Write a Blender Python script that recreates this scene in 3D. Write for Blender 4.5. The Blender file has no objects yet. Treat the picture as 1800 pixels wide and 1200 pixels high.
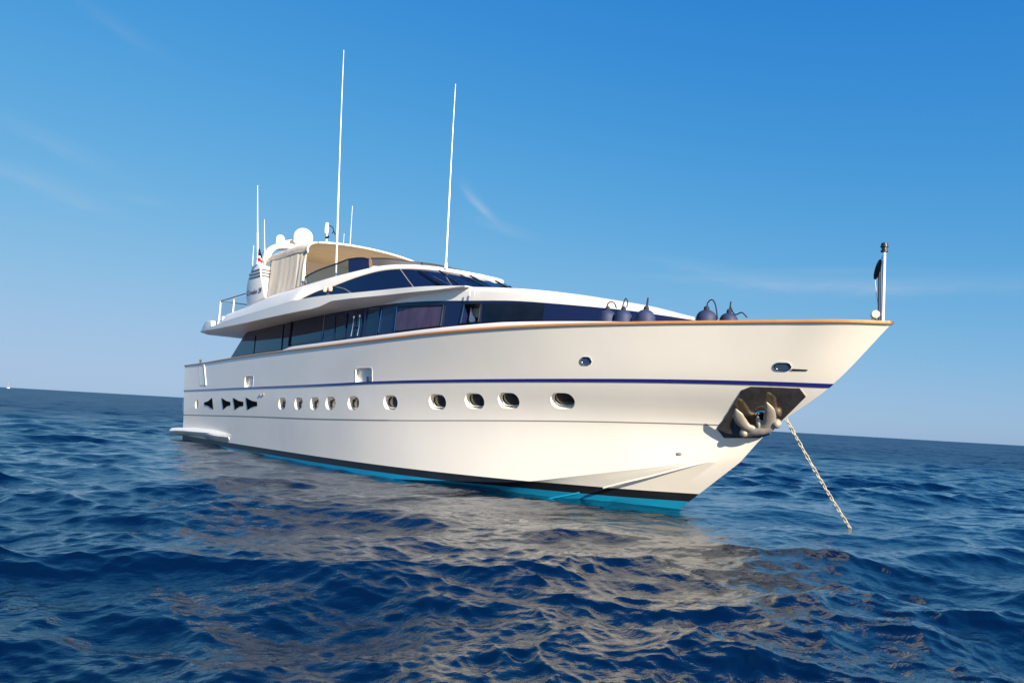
# Motor yacht at anchor on a choppy blue sea, late afternoon sun from ahead of her bow.
# World = the yacht's own frame, in metres: +x towards her bow, +y to port, z = 0 the mean sea level.
import bpy, bmesh, math, random
import numpy as np
from mathutils import Vector, Matrix
R = math.radians
scene = bpy.context.scene
coll = scene.collection
rng = np.random.RandomState(7)
random.seed(7)

# ------------------------------------------------------------------ camera
CAM = Vector((30.385, -11.947, 1.6))
HEAD = R(50.5)                      # angle between the yacht's axis and the picture plane
PITCH, ROLL = R(5.7667), R(3.2750)
right = Vector((math.cos(HEAD), math.sin(HEAD), 0.0))
depth = Vector((-math.sin(HEAD), math.cos(HEAD), 0.0))
up = Vector((0, 0, 1))
fwd = depth * math.cos(PITCH) + up * math.sin(PITCH)
cup = up * math.cos(PITCH) - depth * math.sin(PITCH)
# roll: the horizon falls to the right
cr = right * math.cos(ROLL) + cup * math.sin(ROLL)
cu = cup * math.cos(ROLL) - right * math.sin(ROLL)
cam = bpy.data.cameras.new('camera')
cam.sensor_width = 36.0
cam.lens = 26.0
cam.clip_start = 0.05
cam.clip_end = 60000
co = bpy.data.objects.new('camera', cam)
coll.objects.link(co)
m = Matrix((cr, cu, -fwd)).transposed().to_4x4()
m.translation = CAM
co.matrix_world = m
scene.camera = co

# ------------------------------------------------------------------ sky, sun, exposure
SUN_EL, SUN_OFF = R(22.5), R(7.5)   # height of the sun; how far it stands to starboard of dead ahead
SKY_STRENGTH, SUN_STRENGTH, EXPOSURE = 0.0575, 5.0, 1.06
sunv = Vector((math.cos(SUN_EL) * math.cos(SUN_OFF), -math.cos(SUN_EL) * math.sin(SUN_OFF), math.sin(SUN_EL)))
world = bpy.data.worlds.new('World')
scene.world = world
world.use_nodes = True
wn = world.node_tree
for n in list(wn.nodes):
    wn.nodes.remove(n)
def wnode(t, **kw):
    n = wn.nodes.new(t)
    for k, v in kw.items():
        setattr(n, k, v)
    return n
wout = wnode('ShaderNodeOutputWorld')
wbg = wnode('ShaderNodeBackground')
wbg.inputs['Strength'].default_value = SKY_STRENGTH
sky = wnode('ShaderNodeTexSky', sky_type='NISHITA')
sky.sun_disc = False
sky.sun_elevation = SUN_EL
sky.sun_rotation = R(90) + SUN_OFF
sky.altitude = 0.0
sky.air_density = 1.0
sky.dust_density = 0.3
sky.ozone_density = 3.0
wn.links.new(wbg.outputs[0], wout.inputs[0])
def wmath(op, a, b=None):
    n = wnode('ShaderNodeMath', operation=op)
    for i, v in enumerate((a, b)):
        if v is None:
            continue
        if isinstance(v, (int, float)):
            n.inputs[i].default_value = v
        else:
            wn.links.new(v, n.inputs[i])
    return n.outputs[0]
def wdot(vec, k):
    n = wnode('ShaderNodeVectorMath', operation='DOT_PRODUCT')
    wn.links.new(vec, n.inputs[0])
    n.inputs[1].default_value = k
    return n.outputs['Value']
# thin cirrus: each wisp is a soft, ragged streak about its own direction in the sky
wtc = wnode('ShaderNodeTexCoord')
wdir = wtc.outputs['Generated']
WISPS = [  # azimuth from the camera heading, elevation, half length, half width (deg), tilt, strength
    (-3.0, 15.9, 1.3, 0.22, -38, 0.30), (-1.2, 14.5, 2.2, 0.35, -14, 0.09), (-4.0, 16.9, 1.0, 0.3, -50, 0.10),
    (19.0, 10.9, 7.5, 0.45, -2, 0.17), (27.0, 10.4, 9.0, 0.6, 1, 0.13), (14.0, 12.0, 4.0, 0.4, -8, 0.08), (24.0, 11.6, 5.0, 0.2, -1, 0.08),
    (-34.5, 13.6, 3.2, 0.45, -6, 0.10), (-31.5, 12.6, 2.2, 0.35, -8, 0.09), (-33.0, 16.0, 3.5, 0.5, -16, 0.07), (-27.5, 13.4, 1.5, 0.25, 0, 0.06),
    (-30.0, 24.0, 2.4, 0.35, -20, 0.055), (9.0, 33.5, 2.0, 0.5, 8, 0.10)]
cloud = None
for az, el, hl, hw, tilt, st in WISPS:
    a = HEAD + math.pi / 2 - R(az)
    c = Vector((math.cos(a) * math.cos(R(el)), math.sin(a) * math.cos(R(el)), math.sin(R(el))))
    t = Vector((math.sin(a), -math.cos(a), 0))
    n = t.cross(c)
    tt = t * math.cos(R(tilt)) + n * math.sin(R(tilt))
    nn = n * math.cos(R(tilt)) - t * math.sin(R(tilt))
    noise = wnode('ShaderNodeTexNoise')
    noise.inputs['Scale'].default_value = 9.0 + abs(az) % 4
    noise.inputs['Detail'].default_value = 6
    noise.inputs['Roughness'].default_value = 0.6
    stretch = wnode('ShaderNodeCombineXYZ')
    uu, vv = wdot(wdir, tt), wdot(wdir, nn)
    wn.links.new(wmath('MULTIPLY', uu, 0.9), stretch.inputs[0])
    wn.links.new(wmath('MULTIPLY', vv, 5.0), stretch.inputs[1])
    wn.links.new(stretch.outputs[0], noise.inputs['Vector'])
    wob = wmath('MULTIPLY', wmath('SUBTRACT', noise.outputs['Fac'], 0.5), R(hw) * 3.0)
    du = wmath('POWER', wmath('ABSOLUTE', wmath('DIVIDE', uu, R(hl))), 2.0)
    dv = wmath('POWER', wmath('ABSOLUTE', wmath('DIVIDE', wmath('ADD', vv, wob), R(hw))), 2.0)
    g = wmath('EXPONENT', wmath('MULTIPLY', wmath('ADD', du, dv), -0.9))
    front = wmath('GREATER_THAN', wdot(wdir, c), 0.0)
    rag = wmath('MAXIMUM', wmath('SUBTRACT', wmath('MULTIPLY', noise.outputs['Fac'], 2.2), 0.35), 0.0)
    g = wmath('MULTIPLY', wmath('MULTIPLY', g, front), wmath('MULTIPLY', rag, st))
    cloud = g if cloud is None else wmath('ADD', cloud, g)
wmix = wnode('ShaderNodeMix', data_type='RGBA')
wn.links.new(wmath('MINIMUM', cloud, 0.8), wmix.inputs['Factor'])
# the photograph's rendering of a clear sky: deep blue above, pale and hardly yellow at the horizon
sep = wnode('ShaderNodeSeparateColor')
wn.links.new(sky.outputs[0], sep.inputs[0])
comb = wnode('ShaderNodeCombineColor')
for ch, (qa, qb, qc) in enumerate(((-0.4155, 1.9333, -1.0595), (-0.2323, 1.1058, 0.2071), (-0.0995, 0.4949, 1.2544))):
    lg = wmath('MINIMUM', wmath('LOGARITHM', wmath('MAXIMUM', sep.outputs[ch], 0.02), math.e), 2.3)
    q = wmath('ADD', wmath('MULTIPLY', lg, wmath('ADD', wmath('MULTIPLY', lg, qa), qb)), qc)
    wn.links.new(wmath('EXPONENT', q), comb.inputs[ch])
wn.links.new(comb.outputs[0], wmix.inputs['A'])
wmix.inputs['B'].default_value = (5.4, 5.8, 6.3, 1)
wn.links.new(wmix.outputs['Result'], wbg.inputs['Color'])

sl = bpy.data.lights.new('sun', 'SUN')
sl.energy = SUN_STRENGTH
sl.angle = R(0.5)
sl.color = (1.0, 0.86, 0.67)
so = bpy.data.objects.new('sun', sl)
coll.objects.link(so)
so.rotation_euler = sunv.to_track_quat('Z', 'Y').to_euler()
so.location = sunv * 80
vs = scene.view_settings
vs.view_transform = 'Standard'
vs.look = 'None'
vs.exposure = EXPOSURE
vs.gamma = 1.0
scene.cycles.max_bounces = 8

# ------------------------------------------------------------------ measured lines of the yacht (metres)
ROWS = {'sheer':[(-1.35,2.98,2.8811),(-0.974,2.9805,2.8889),(-0.601,2.9878,2.8966),(-0.23,2.9951,2.9042),(0.139,3.0032,2.9118),(0.506,3.0125,2.9196),(0.871,3.023,2.9276),(1.233,3.0342,2.936),(1.593,3.046,2.9448),(1.951,3.0581,2.9543),(2.307,3.0701,2.9643),(2.66,3.0819,2.9745),(3.011,3.0931,2.9848),(3.36,3.1035,2.9951),(3.706,3.1129,3.0053),(4.051,3.1211,3.0151),(4.393,3.1285,3.0245),(4.732,3.1355,3.0334),(5.07,3.1419,3.042),(5.405,3.1479,3.0503),(5.738,3.1534,3.0584),(6.068,3.1585,3.0663),(6.396,3.1631,3.0739),(6.722,3.1674,3.0814),(7.045,3.1711,3.0887),(7.366,3.1745,3.0958),(7.685,3.1775,3.1027),(8.001,3.18,3.1094),(8.315,3.1824,3.116),(8.627,3.1846,3.1224),(8.936,3.1867,3.1287),(9.243,3.1885,3.1348),(9.547,3.19,3.1404),(9.849,3.191,3.1458),(10.149,3.1916,3.151),(10.446,3.1916,3.1561),(10.741,3.191,3.1612),(11.033,3.1898,3.1663),(11.323,3.1878,3.1715),(11.61,3.1851,3.177),(11.895,3.1815,3.1828),(12.178,3.1774,3.1888),(12.458,3.1738,3.1949),(12.735,3.1703,3.2011),(13.01,3.1667,3.2073),(13.282,3.1625,3.2137),(13.552,3.1574,3.2202),(13.819,3.1511,3.2268),(14.084,3.1434,3.2337),(14.346,3.1338,3.2407),(14.606,3.1223,3.248),(14.863,3.1084,3.2558),(15.118,3.0924,3.2639),(15.369,3.0757,3.2721),(15.619,3.0583,3.2805),(15.865,3.0399,3.2887),(16.109,3.0202,3.2967),(16.35,2.9987,3.3045),(16.589,2.9754,3.3118),(16.825,2.9498,3.3186),(17.058,2.9217,3.3253),(17.289,2.891,3.3318),(17.517,2.8574,3.3381),(17.742,2.8218,3.344),(17.964,2.7848,3.3495),(18.184,2.7462,3.3546),(18.401,2.7058,3.3593),(18.615,2.6637,3.3637),(18.826,2.6196,3.3677),(19.034,2.5735,3.3714),(19.24,2.5252,3.3747),(19.442,2.4748,3.3778),(19.642,2.4223,3.3806),(19.839,2.3677,3.3831),(20.033,2.3114,3.3854),(20.224,2.2536,3.3872),(20.412,2.1946,3.3888),(20.598,2.1346,3.39),(20.78,2.0739,3.391),(20.959,2.0127,3.3918),(21.135,1.9512,3.3925),(21.308,1.8896,3.3931),(21.478,1.828,3.3935),(21.645,1.7661,3.394),(21.809,1.7032,3.3944),(21.969,1.6399,3.3949),(22.127,1.5766,3.3954),(22.281,1.5137,3.3957),(22.432,1.4518,3.396),(22.58,1.391,3.3962),(22.724,1.3318,3.3964),(22.865,1.2743,3.3965),(23.003,1.2188,3.3965),(23.137,1.1659,3.3965),(23.268,1.1153,3.3965),(23.396,1.0664,3.3964),(23.519,1.0185,3.3964),(23.64,0.9713,3.3963),(23.756,0.9242,3.3962),(23.87,0.877,3.3961),(23.979,0.8294,3.396),(24.084,0.7836,3.3959),(24.186,0.7424,3.3957),(24.284,0.7036,3.3956),(24.378,0.6651,3.3955),(24.468,0.6256,3.3955),(24.554,0.5838,3.3954),(24.635,0.5392,3.3953),(24.713,0.4915,3.3952),(24.786,0.4407,3.3952),(24.854,0.3871,3.3951),(24.918,0.3325,3.3951),(24.977,0.2789,3.3951),(25.031,0.228,3.3951),(25.08,0.181,3.395),(25.124,0.1389,3.395),(25.161,0.1024,3.395),(25.193,0.072,3.395),(25.218,0.0482,3.395),(25.236,0.0318,3.395),(25.27,0,3.395)],'stripe':[(-0.9,3.041,1.87),(-0.544,3.0444,1.8777),(-0.191,3.0479,1.8854),(0.161,3.052,1.893),(0.51,3.0569,1.9005),(0.857,3.0625,1.9081),(1.202,3.0688,1.9155),(1.545,3.0754,1.9229),(1.886,3.0822,1.9303),(2.225,3.0891,1.9376),(2.562,3.0958,1.9449),(2.896,3.1023,1.9521),(3.228,3.1083,1.9593),(3.559,3.1138,1.9665),(3.887,3.1185,1.9736),(4.213,3.1226,1.9807),(4.536,3.1264,1.9878),(4.858,3.13,1.9948),(5.177,3.1333,2.0018),(5.494,3.1363,2.0088),(5.809,3.1391,2.0158),(6.122,3.1416,2.0227),(6.433,3.1437,2.0295),(6.741,3.1456,2.0361),(7.047,3.1472,2.0426),(7.351,3.1484,2.0491),(7.653,3.1493,2.0554),(7.953,3.1499,2.0617),(8.25,3.1504,2.0679),(8.545,3.1511,2.0741),(8.838,3.1519,2.0803),(9.128,3.1526,2.0865),(9.416,3.1531,2.0927),(9.702,3.1533,2.099),(9.986,3.1531,2.1053),(10.267,3.1525,2.1117),(10.546,3.1512,2.1182),(10.823,3.1491,2.1247),(11.097,3.1463,2.1314),(11.369,3.1426,2.1381),(11.639,3.138,2.145),(11.906,3.1323,2.152),(12.171,3.1259,2.1592),(12.434,3.1199,2.1666),(12.694,3.1138,2.1742),(12.952,3.107,2.1819),(13.207,3.099,2.1897),(13.46,3.0893,2.1976),(13.711,3.0774,2.2053),(13.959,3.0627,2.2129),(14.205,3.0456,2.2203),(14.448,3.0271,2.2275),(14.689,3.0069,2.2343),(14.928,2.9851,2.2407),(15.163,2.9616,2.2468),(15.397,2.9362,2.2527),(15.628,2.9089,2.2583),(15.856,2.8796,2.2638),(16.082,2.8484,2.269),(16.306,2.8155,2.2741),(16.526,2.781,2.2791),(16.745,2.7451,2.2839),(16.96,2.7077,2.2887),(17.173,2.6689,2.2934),(17.384,2.6287,2.298),(17.592,2.5871,2.3026),(17.797,2.5442,2.3071),(18.0,2.5001,2.3116),(18.2,2.4549,2.316),(18.397,2.4089,2.3203),(18.591,2.362,2.3245),(18.783,2.3142,2.3286),(18.972,2.2655,2.3326),(19.159,2.2159,2.3366),(19.343,2.1653,2.3405),(19.523,2.1139,2.3443),(19.702,2.0616,2.348),(19.877,2.0084,2.3516),(20.049,1.9544,2.3553),(20.219,1.9,2.3589),(20.386,1.8452,2.3626),(20.549,1.7902,2.3662),(20.71,1.7347,2.3696),(20.868,1.6789,2.373),(21.023,1.6227,2.3762),(21.175,1.5661,2.3792),(21.324,1.5091,2.3821),(21.47,1.4518,2.3847),(21.613,1.3944,2.3871),(21.753,1.3375,2.3893),(21.89,1.2809,2.3913),(22.023,1.2245,2.3932),(22.154,1.1685,2.3949),(22.281,1.1127,2.3966),(22.405,1.057,2.3981),(22.526,1.0017,2.3995),(22.643,0.9465,2.4008),(22.757,0.8917,2.4019),(22.867,0.8372,2.4028),(22.974,0.7832,2.4037),(23.078,0.73,2.4043),(23.178,0.6782,2.4049),(23.274,0.6277,2.4053),(23.367,0.5783,2.4056),(23.456,0.53,2.4057),(23.541,0.4826,2.4058),(23.622,0.4363,2.4058),(23.699,0.391,2.4057),(23.772,0.3469,2.4056),(23.842,0.304,2.4055),(23.906,0.2626,2.4054),(23.967,0.2231,2.4053),(24.023,0.1859,2.4052),(24.074,0.1516,2.4052),(24.12,0.1204,2.4051),(24.161,0.0926,2.4051),(24.197,0.0686,2.405),(24.227,0.0484,2.405),(24.251,0.0326,2.405),(24.267,0.0216,2.405),(24.3,0,2.405)],'low':[(-0.5,3.0798,0.92),(-0.165,3.0798,0.9292),(0.168,3.0805,0.9384),(0.5,3.0821,0.9476),(0.829,3.0845,0.9568),(1.156,3.0875,0.966),(1.481,3.091,0.9751),(1.805,3.0948,0.9842),(2.126,3.0988,0.9932),(2.445,3.1029,1.0022),(2.762,3.107,1.0111),(3.078,3.1108,1.0199),(3.391,3.1144,1.0287),(3.702,3.1175,1.0373),(4.011,3.1201,1.0459),(4.318,3.1224,1.0543),(4.623,3.1247,1.0627),(4.927,3.127,1.0709),(5.228,3.1292,1.079),(5.526,3.1313,1.087),(5.823,3.1333,1.0948),(6.118,3.1351,1.1025),(6.411,3.1366,1.1101),(6.702,3.1379,1.1175),(6.99,3.139,1.1247),(7.277,3.1397,1.1316),(7.561,3.1401,1.1382),(7.843,3.1401,1.1445),(8.123,3.1399,1.1506),(8.401,3.1402,1.1566),(8.677,3.1409,1.1624),(8.951,3.1418,1.1681),(9.223,3.1427,1.1738),(9.492,3.1435,1.1795),(9.759,3.144,1.1852),(10.024,3.1439,1.191),(10.287,3.1432,1.1969),(10.548,3.1416,1.2029),(10.807,3.1391,1.209),(11.063,3.1355,1.2153),(11.317,3.1306,1.2218),(11.569,3.1244,1.2286),(11.819,3.1166,1.2356),(12.066,3.1074,1.2428),(12.312,3.0981,1.2504),(12.555,3.0888,1.258),(12.796,3.0789,1.2656),(13.034,3.0679,1.2733),(13.27,3.0553,1.2809),(13.504,3.0407,1.2886),(13.736,3.0235,1.2964),(13.965,3.0034,1.3042),(14.192,2.9805,1.3122),(14.417,2.9558,1.3203),(14.639,2.9293,1.3285),(14.859,2.9011,1.337),(15.077,2.871,1.3455),(15.292,2.8393,1.3543),(15.505,2.8058,1.3632),(15.716,2.7707,1.3724),(15.924,2.734,1.3818),(16.129,2.6957,1.3914),(16.333,2.6562,1.4013),(16.533,2.6154,1.4114),(16.732,2.5734,1.4215),(16.928,2.5302,1.4314),(17.121,2.4857,1.441),(17.312,2.44,1.4504),(17.501,2.3931,1.4597),(17.686,2.3451,1.4688),(17.87,2.296,1.4778),(18.051,2.2457,1.4866),(18.229,2.1945,1.4953),(18.405,2.1424,1.5038),(18.578,2.0895,1.5121),(18.748,2.0359,1.5202),(18.916,1.9817,1.5281),(19.081,1.9271,1.5358),(19.244,1.8721,1.5432),(19.404,1.8167,1.5504),(19.561,1.7612,1.5573),(19.715,1.7055,1.564),(19.867,1.6497,1.5704),(20.016,1.594,1.5766),(20.162,1.539,1.5825),(20.305,1.4846,1.5882),(20.446,1.4304,1.5936),(20.583,1.3761,1.5987),(20.718,1.3214,1.6036),(20.85,1.266,1.6083),(20.979,1.2096,1.6127),(21.104,1.1522,1.6171),(21.227,1.0942,1.6215),(21.347,1.0359,1.6258),(21.464,0.9778,1.6299),(21.578,0.9201,1.6338),(21.688,0.8632,1.6374),(21.796,0.8074,1.6408),(21.9,0.7528,1.6439),(22.001,0.6997,1.6467),(22.098,0.6478,1.6491),(22.192,0.5969,1.6512),(22.283,0.5471,1.6531),(22.37,0.4987,1.6546),(22.454,0.4518,1.6557),(22.534,0.4065,1.6566),(22.611,0.3632,1.6573),(22.684,0.3217,1.6578),(22.753,0.2824,1.6581),(22.818,0.2452,1.6584),(22.879,0.2103,1.6586),(22.936,0.1778,1.6588),(22.989,0.1478,1.6589),(23.037,0.1203,1.6591),(23.081,0.0956,1.6592),(23.119,0.0736,1.6594),(23.153,0.0545,1.6595),(23.181,0.0385,1.6596),(23.204,0.026,1.6597),(23.219,0.0172,1.6598),(23.25,0,1.66)],'chine':[(-0.3,3.08,-0.32),(0.023,3.0816,-0.3174),(0.344,3.0832,-0.315),(0.664,3.0849,-0.3128),(0.981,3.0866,-0.3108),(1.297,3.0883,-0.3089),(1.61,3.09,-0.3071),(1.922,3.0917,-0.3054),(2.232,3.0933,-0.3037),(2.54,3.0947,-0.3021),(2.846,3.0961,-0.3005),(3.15,3.0974,-0.2989),(3.452,3.0985,-0.2972),(3.752,3.0994,-0.2954),(4.05,3.1001,-0.2936),(4.346,3.1009,-0.2917),(4.64,3.1017,-0.2896),(4.932,3.1025,-0.2874),(5.223,3.1033,-0.2851),(5.511,3.104,-0.2826),(5.797,3.1046,-0.2799),(6.081,3.105,-0.2769),(6.364,3.1052,-0.2738),(6.644,3.1051,-0.2704),(6.922,3.1048,-0.2668),(7.198,3.1041,-0.263),(7.472,3.1031,-0.2588),(7.745,3.1017,-0.2544),(8.015,3.0999,-0.2497),(8.283,3.0981,-0.245),(8.549,3.0966,-0.2404),(8.813,3.0952,-0.2359),(9.075,3.0938,-0.2314),(9.334,3.0923,-0.2268),(9.592,3.0906,-0.2221),(9.848,3.0885,-0.2172),(10.101,3.086,-0.2121),(10.353,3.0829,-0.2068),(10.602,3.0791,-0.2011),(10.849,3.0746,-0.195),(11.094,3.0692,-0.1886),(11.337,3.0629,-0.1817),(11.578,3.0556,-0.1743),(11.817,3.0473,-0.1665),(12.053,3.0378,-0.1581),(12.288,3.0282,-0.1494),(12.52,3.0187,-0.1407),(12.75,3.0088,-0.1318),(12.977,2.9982,-0.1226),(13.203,2.9865,-0.1132),(13.426,2.9733,-0.1036),(13.647,2.9584,-0.0935),(13.866,2.9415,-0.0831),(14.083,2.9225,-0.0723),(14.297,2.9027,-0.0611),(14.509,2.8822,-0.0494),(14.719,2.8607,-0.0373),(14.927,2.8377,-0.0246),(15.132,2.8132,-0.0115),(15.335,2.7866,0.0021),(15.536,2.7579,0.016),(15.734,2.7267,0.0302),(15.93,2.6928,0.0447),(16.124,2.6564,0.0593),(16.315,2.6184,0.0742),(16.504,2.5787,0.0892),(16.691,2.5373,0.1043),(16.875,2.4942,0.1195),(17.056,2.4495,0.1346),(17.236,2.403,0.1484),(17.412,2.3548,0.1608),(17.587,2.3048,0.1726),(17.759,2.2531,0.1843),(17.928,2.1997,0.1964),(18.095,2.1452,0.2095),(18.259,2.0897,0.2239),(18.421,2.0335,0.24),(18.581,1.9769,0.2582),(18.737,1.92,0.2788),(18.891,1.8632,0.302),(19.043,1.8061,0.3281),(19.192,1.7483,0.3565),(19.338,1.6904,0.3865),(19.482,1.6325,0.4171),(19.622,1.5751,0.4475),(19.761,1.5184,0.4771),(19.896,1.4627,0.5054),(20.029,1.4083,0.5328),(20.159,1.3559,0.5598),(20.286,1.3055,0.5862),(20.41,1.2561,0.6122),(20.531,1.2072,0.6375),(20.65,1.1582,0.6621),(20.765,1.1086,0.686),(20.878,1.058,0.7091),(20.987,1.0061,0.7314),(21.094,0.9536,0.7532),(21.198,0.9017,0.7754),(21.298,0.8502,0.7978),(21.395,0.799,0.8198),(21.489,0.7482,0.8411),(21.58,0.6976,0.8614),(21.668,0.6473,0.8804),(21.752,0.5974,0.8979),(21.833,0.5479,0.9139),(21.91,0.4989,0.9281),(21.984,0.4507,0.9407),(22.054,0.4032,0.9515),(22.121,0.3565,0.9607),(22.183,0.3113,0.9682),(22.242,0.2679,0.9742),(22.297,0.227,0.979),(22.348,0.1888,0.9829),(22.395,0.1537,0.9862),(22.437,0.1219,0.989),(22.474,0.0937,0.9914),(22.507,0.0693,0.9935),(22.534,0.0489,0.9953),(22.555,0.0329,0.9968),(22.57,0.0218,0.9978),(22.6,0,1.0)],'bottom':[(-0.2,2.5,-0.55),(0.103,2.5001,-0.549),(0.405,2.5003,-0.5486),(0.705,2.5007,-0.5486),(1.003,2.5013,-0.549),(1.299,2.5019,-0.5498),(1.594,2.5026,-0.5509),(1.886,2.5033,-0.5523),(2.177,2.5041,-0.554),(2.466,2.5049,-0.5558),(2.753,2.5057,-0.5579),(3.039,2.5065,-0.56),(3.322,2.5073,-0.5622),(3.604,2.5079,-0.5645),(3.884,2.5086,-0.5668),(4.162,2.5091,-0.569),(4.438,2.5096,-0.5713),(4.712,2.5099,-0.5734),(4.985,2.5101,-0.5754),(5.256,2.5102,-0.5773),(5.524,2.5101,-0.5791),(5.791,2.5099,-0.5806),(6.056,2.5095,-0.5819),(6.319,2.5089,-0.583),(6.581,2.5082,-0.5839),(6.84,2.5072,-0.5844),(7.097,2.506,-0.5847),(7.353,2.5046,-0.5847),(7.606,2.503,-0.5843),(7.858,2.5012,-0.5835),(8.108,2.4992,-0.5824),(8.356,2.4977,-0.581),(8.602,2.4966,-0.5791),(8.845,2.4959,-0.5768),(9.087,2.4954,-0.5741),(9.327,2.4949,-0.571),(9.565,2.4944,-0.5674),(9.801,2.4935,-0.5634),(10.036,2.4923,-0.559),(10.268,2.4906,-0.5541),(10.498,2.4884,-0.5487),(10.726,2.4854,-0.5429),(10.952,2.4816,-0.5366),(11.176,2.4769,-0.5298),(11.398,2.4713,-0.5225),(11.618,2.4646,-0.5148),(11.836,2.4567,-0.5066),(12.052,2.4477,-0.4979),(12.266,2.4382,-0.4894),(12.477,2.4282,-0.4811),(12.687,2.4179,-0.473),(12.895,2.4071,-0.4649),(13.1,2.3958,-0.4567),(13.304,2.384,-0.4482),(13.505,2.3715,-0.4394),(13.704,2.3584,-0.4302),(13.901,2.3446,-0.4205),(14.096,2.3301,-0.4102),(14.289,2.3149,-0.3991),(14.479,2.2989,-0.3874),(14.668,2.2821,-0.3748),(14.854,2.2645,-0.3613),(15.038,2.2461,-0.3469),(15.22,2.2277,-0.3313),(15.399,2.2093,-0.3147),(15.577,2.1907,-0.2973),(15.752,2.1718,-0.2793),(15.925,2.1523,-0.2611),(16.095,2.132,-0.2429),(16.264,2.1109,-0.2248),(16.43,2.0887,-0.2071),(16.593,2.0654,-0.19),(16.755,2.0408,-0.1736),(16.914,2.0149,-0.1581),(17.07,1.9878,-0.1434),(17.225,1.9619,-0.1284),(17.377,1.9368,-0.1133),(17.526,1.9117,-0.0983),(17.673,1.8857,-0.0838),(17.818,1.8582,-0.07),(17.96,1.8286,-0.0572),(18.1,1.7962,-0.0456),(18.237,1.7607,-0.0354),(18.372,1.7215,-0.0267),(18.504,1.6785,-0.0198),(18.634,1.632,-0.0145),(18.761,1.5833,-0.0106),(18.886,1.5327,-0.0077),(19.008,1.4807,-0.0057),(19.127,1.4276,-0.0041),(19.244,1.3738,-0.0028),(19.358,1.3196,-0.0016),(19.469,1.2653,-0.0004),(19.577,1.2117,0.0009),(19.683,1.1593,0.0019),(19.786,1.1076,0.0026),(19.886,1.0561,0.0031),(19.983,1.0043,0.0033),(20.078,0.952,0.0034),(20.169,0.8987,0.0034),(20.257,0.8445,0.0033),(20.342,0.7891,0.0031),(20.425,0.7327,0.0028),(20.504,0.6748,0.0025),(20.58,0.6163,0.0022),(20.652,0.5579,0.0019),(20.722,0.5005,0.0016),(20.787,0.4446,0.0013),(20.85,0.3907,0.0011),(20.909,0.3393,0.0009),(20.964,0.2908,0.0007),(21.016,0.2454,0.0005),(21.063,0.2035,0.0003),(21.107,0.1653,0.0002),(21.147,0.1308,0.0002),(21.182,0.1004,0.0001),(21.212,0.0742,0.0001),(21.238,0.0523,0.0),(21.258,0.0352,0.0),(21.272,0.0233,0.0),(21.3,0,0.0)]}
PORTS = [(1.018,-3.077,1.381),(9.239,-3.147,1.59),(10.396,-3.147,1.617),(11.403,-3.135,1.641),(12.308,-3.11,1.671),(13.477,-3.064,1.707),(15.042,-2.922,1.764),(16.635,-2.674,1.826),(17.702,-2.45,1.879),(18.575,-2.227,1.916),(19.793,-1.854,1.956)]
VENTS = [[(1.976,-3.092,1.382),(1.945,-3.09,1.465),(2.374,-3.097,1.516),(2.799,-3.103,1.648),(3.064,-3.109,1.244),(2.433,-3.099,1.351)],[(3.877,-3.119,1.666),(4.385,-3.124,1.566),(4.798,-3.128,1.546),(4.858,-3.128,1.431),(4.493,-3.125,1.393),(4.174,-3.122,1.266)],[(5.046,-3.131,1.685),(5.624,-3.135,1.591),(6.057,-3.138,1.572),(6.088,-3.137,1.443),(5.696,-3.134,1.414),(5.345,-3.131,1.291)],[(6.257,-3.14,1.715),(6.84,-3.143,1.616),(7.26,-3.144,1.598),(7.312,-3.143,1.474),(6.906,-3.141,1.436),(6.505,-3.139,1.325)]]
FAIR = [(6.4,-3.147,2.225),(13.929,-3.079,2.392)]
CHROME = [(20.494,-1.936,2.727),(23.745,-0.527,2.691)]
SLOT = [(23.863,-0.443,2.644),(24.067,-0.318,2.643)]
DRAIN = [(21.754,-0.656,1.09)]
GATE = [(0.551,-3.02,2.914),(1.309,-3.043,2.932),(1.932,-3.085,2.099),(1.174,-3.068,2.097)]
PLATE = [(22.403,-0.448,1.591),(23.041,-0.648,2.285),(23.19,-0.622,2.347),(23.873,-0.25,2.351),(23.91,-0.146,2.22),(23.417,-0.056,1.792),(23.198,-0.012,1.604),(23.017,-0.059,1.473),(22.479,-0.322,1.434)]
MARK = [(7.515,-3.153,1.816),(7.745,-3.153,1.837)]
RAIL1 = [(20.422,-1.007,0.325),(20.805,-0.87,0.462),(21.223,-0.709,0.61),(21.645,-0.574,0.777),(22.118,-0.36,0.965)]
RAIL2 = [(19.055,-1.46,-0.081),(19.336,-1.33,-0.005),(19.656,-1.247,0.088),(19.961,-1.158,0.177)]
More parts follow.
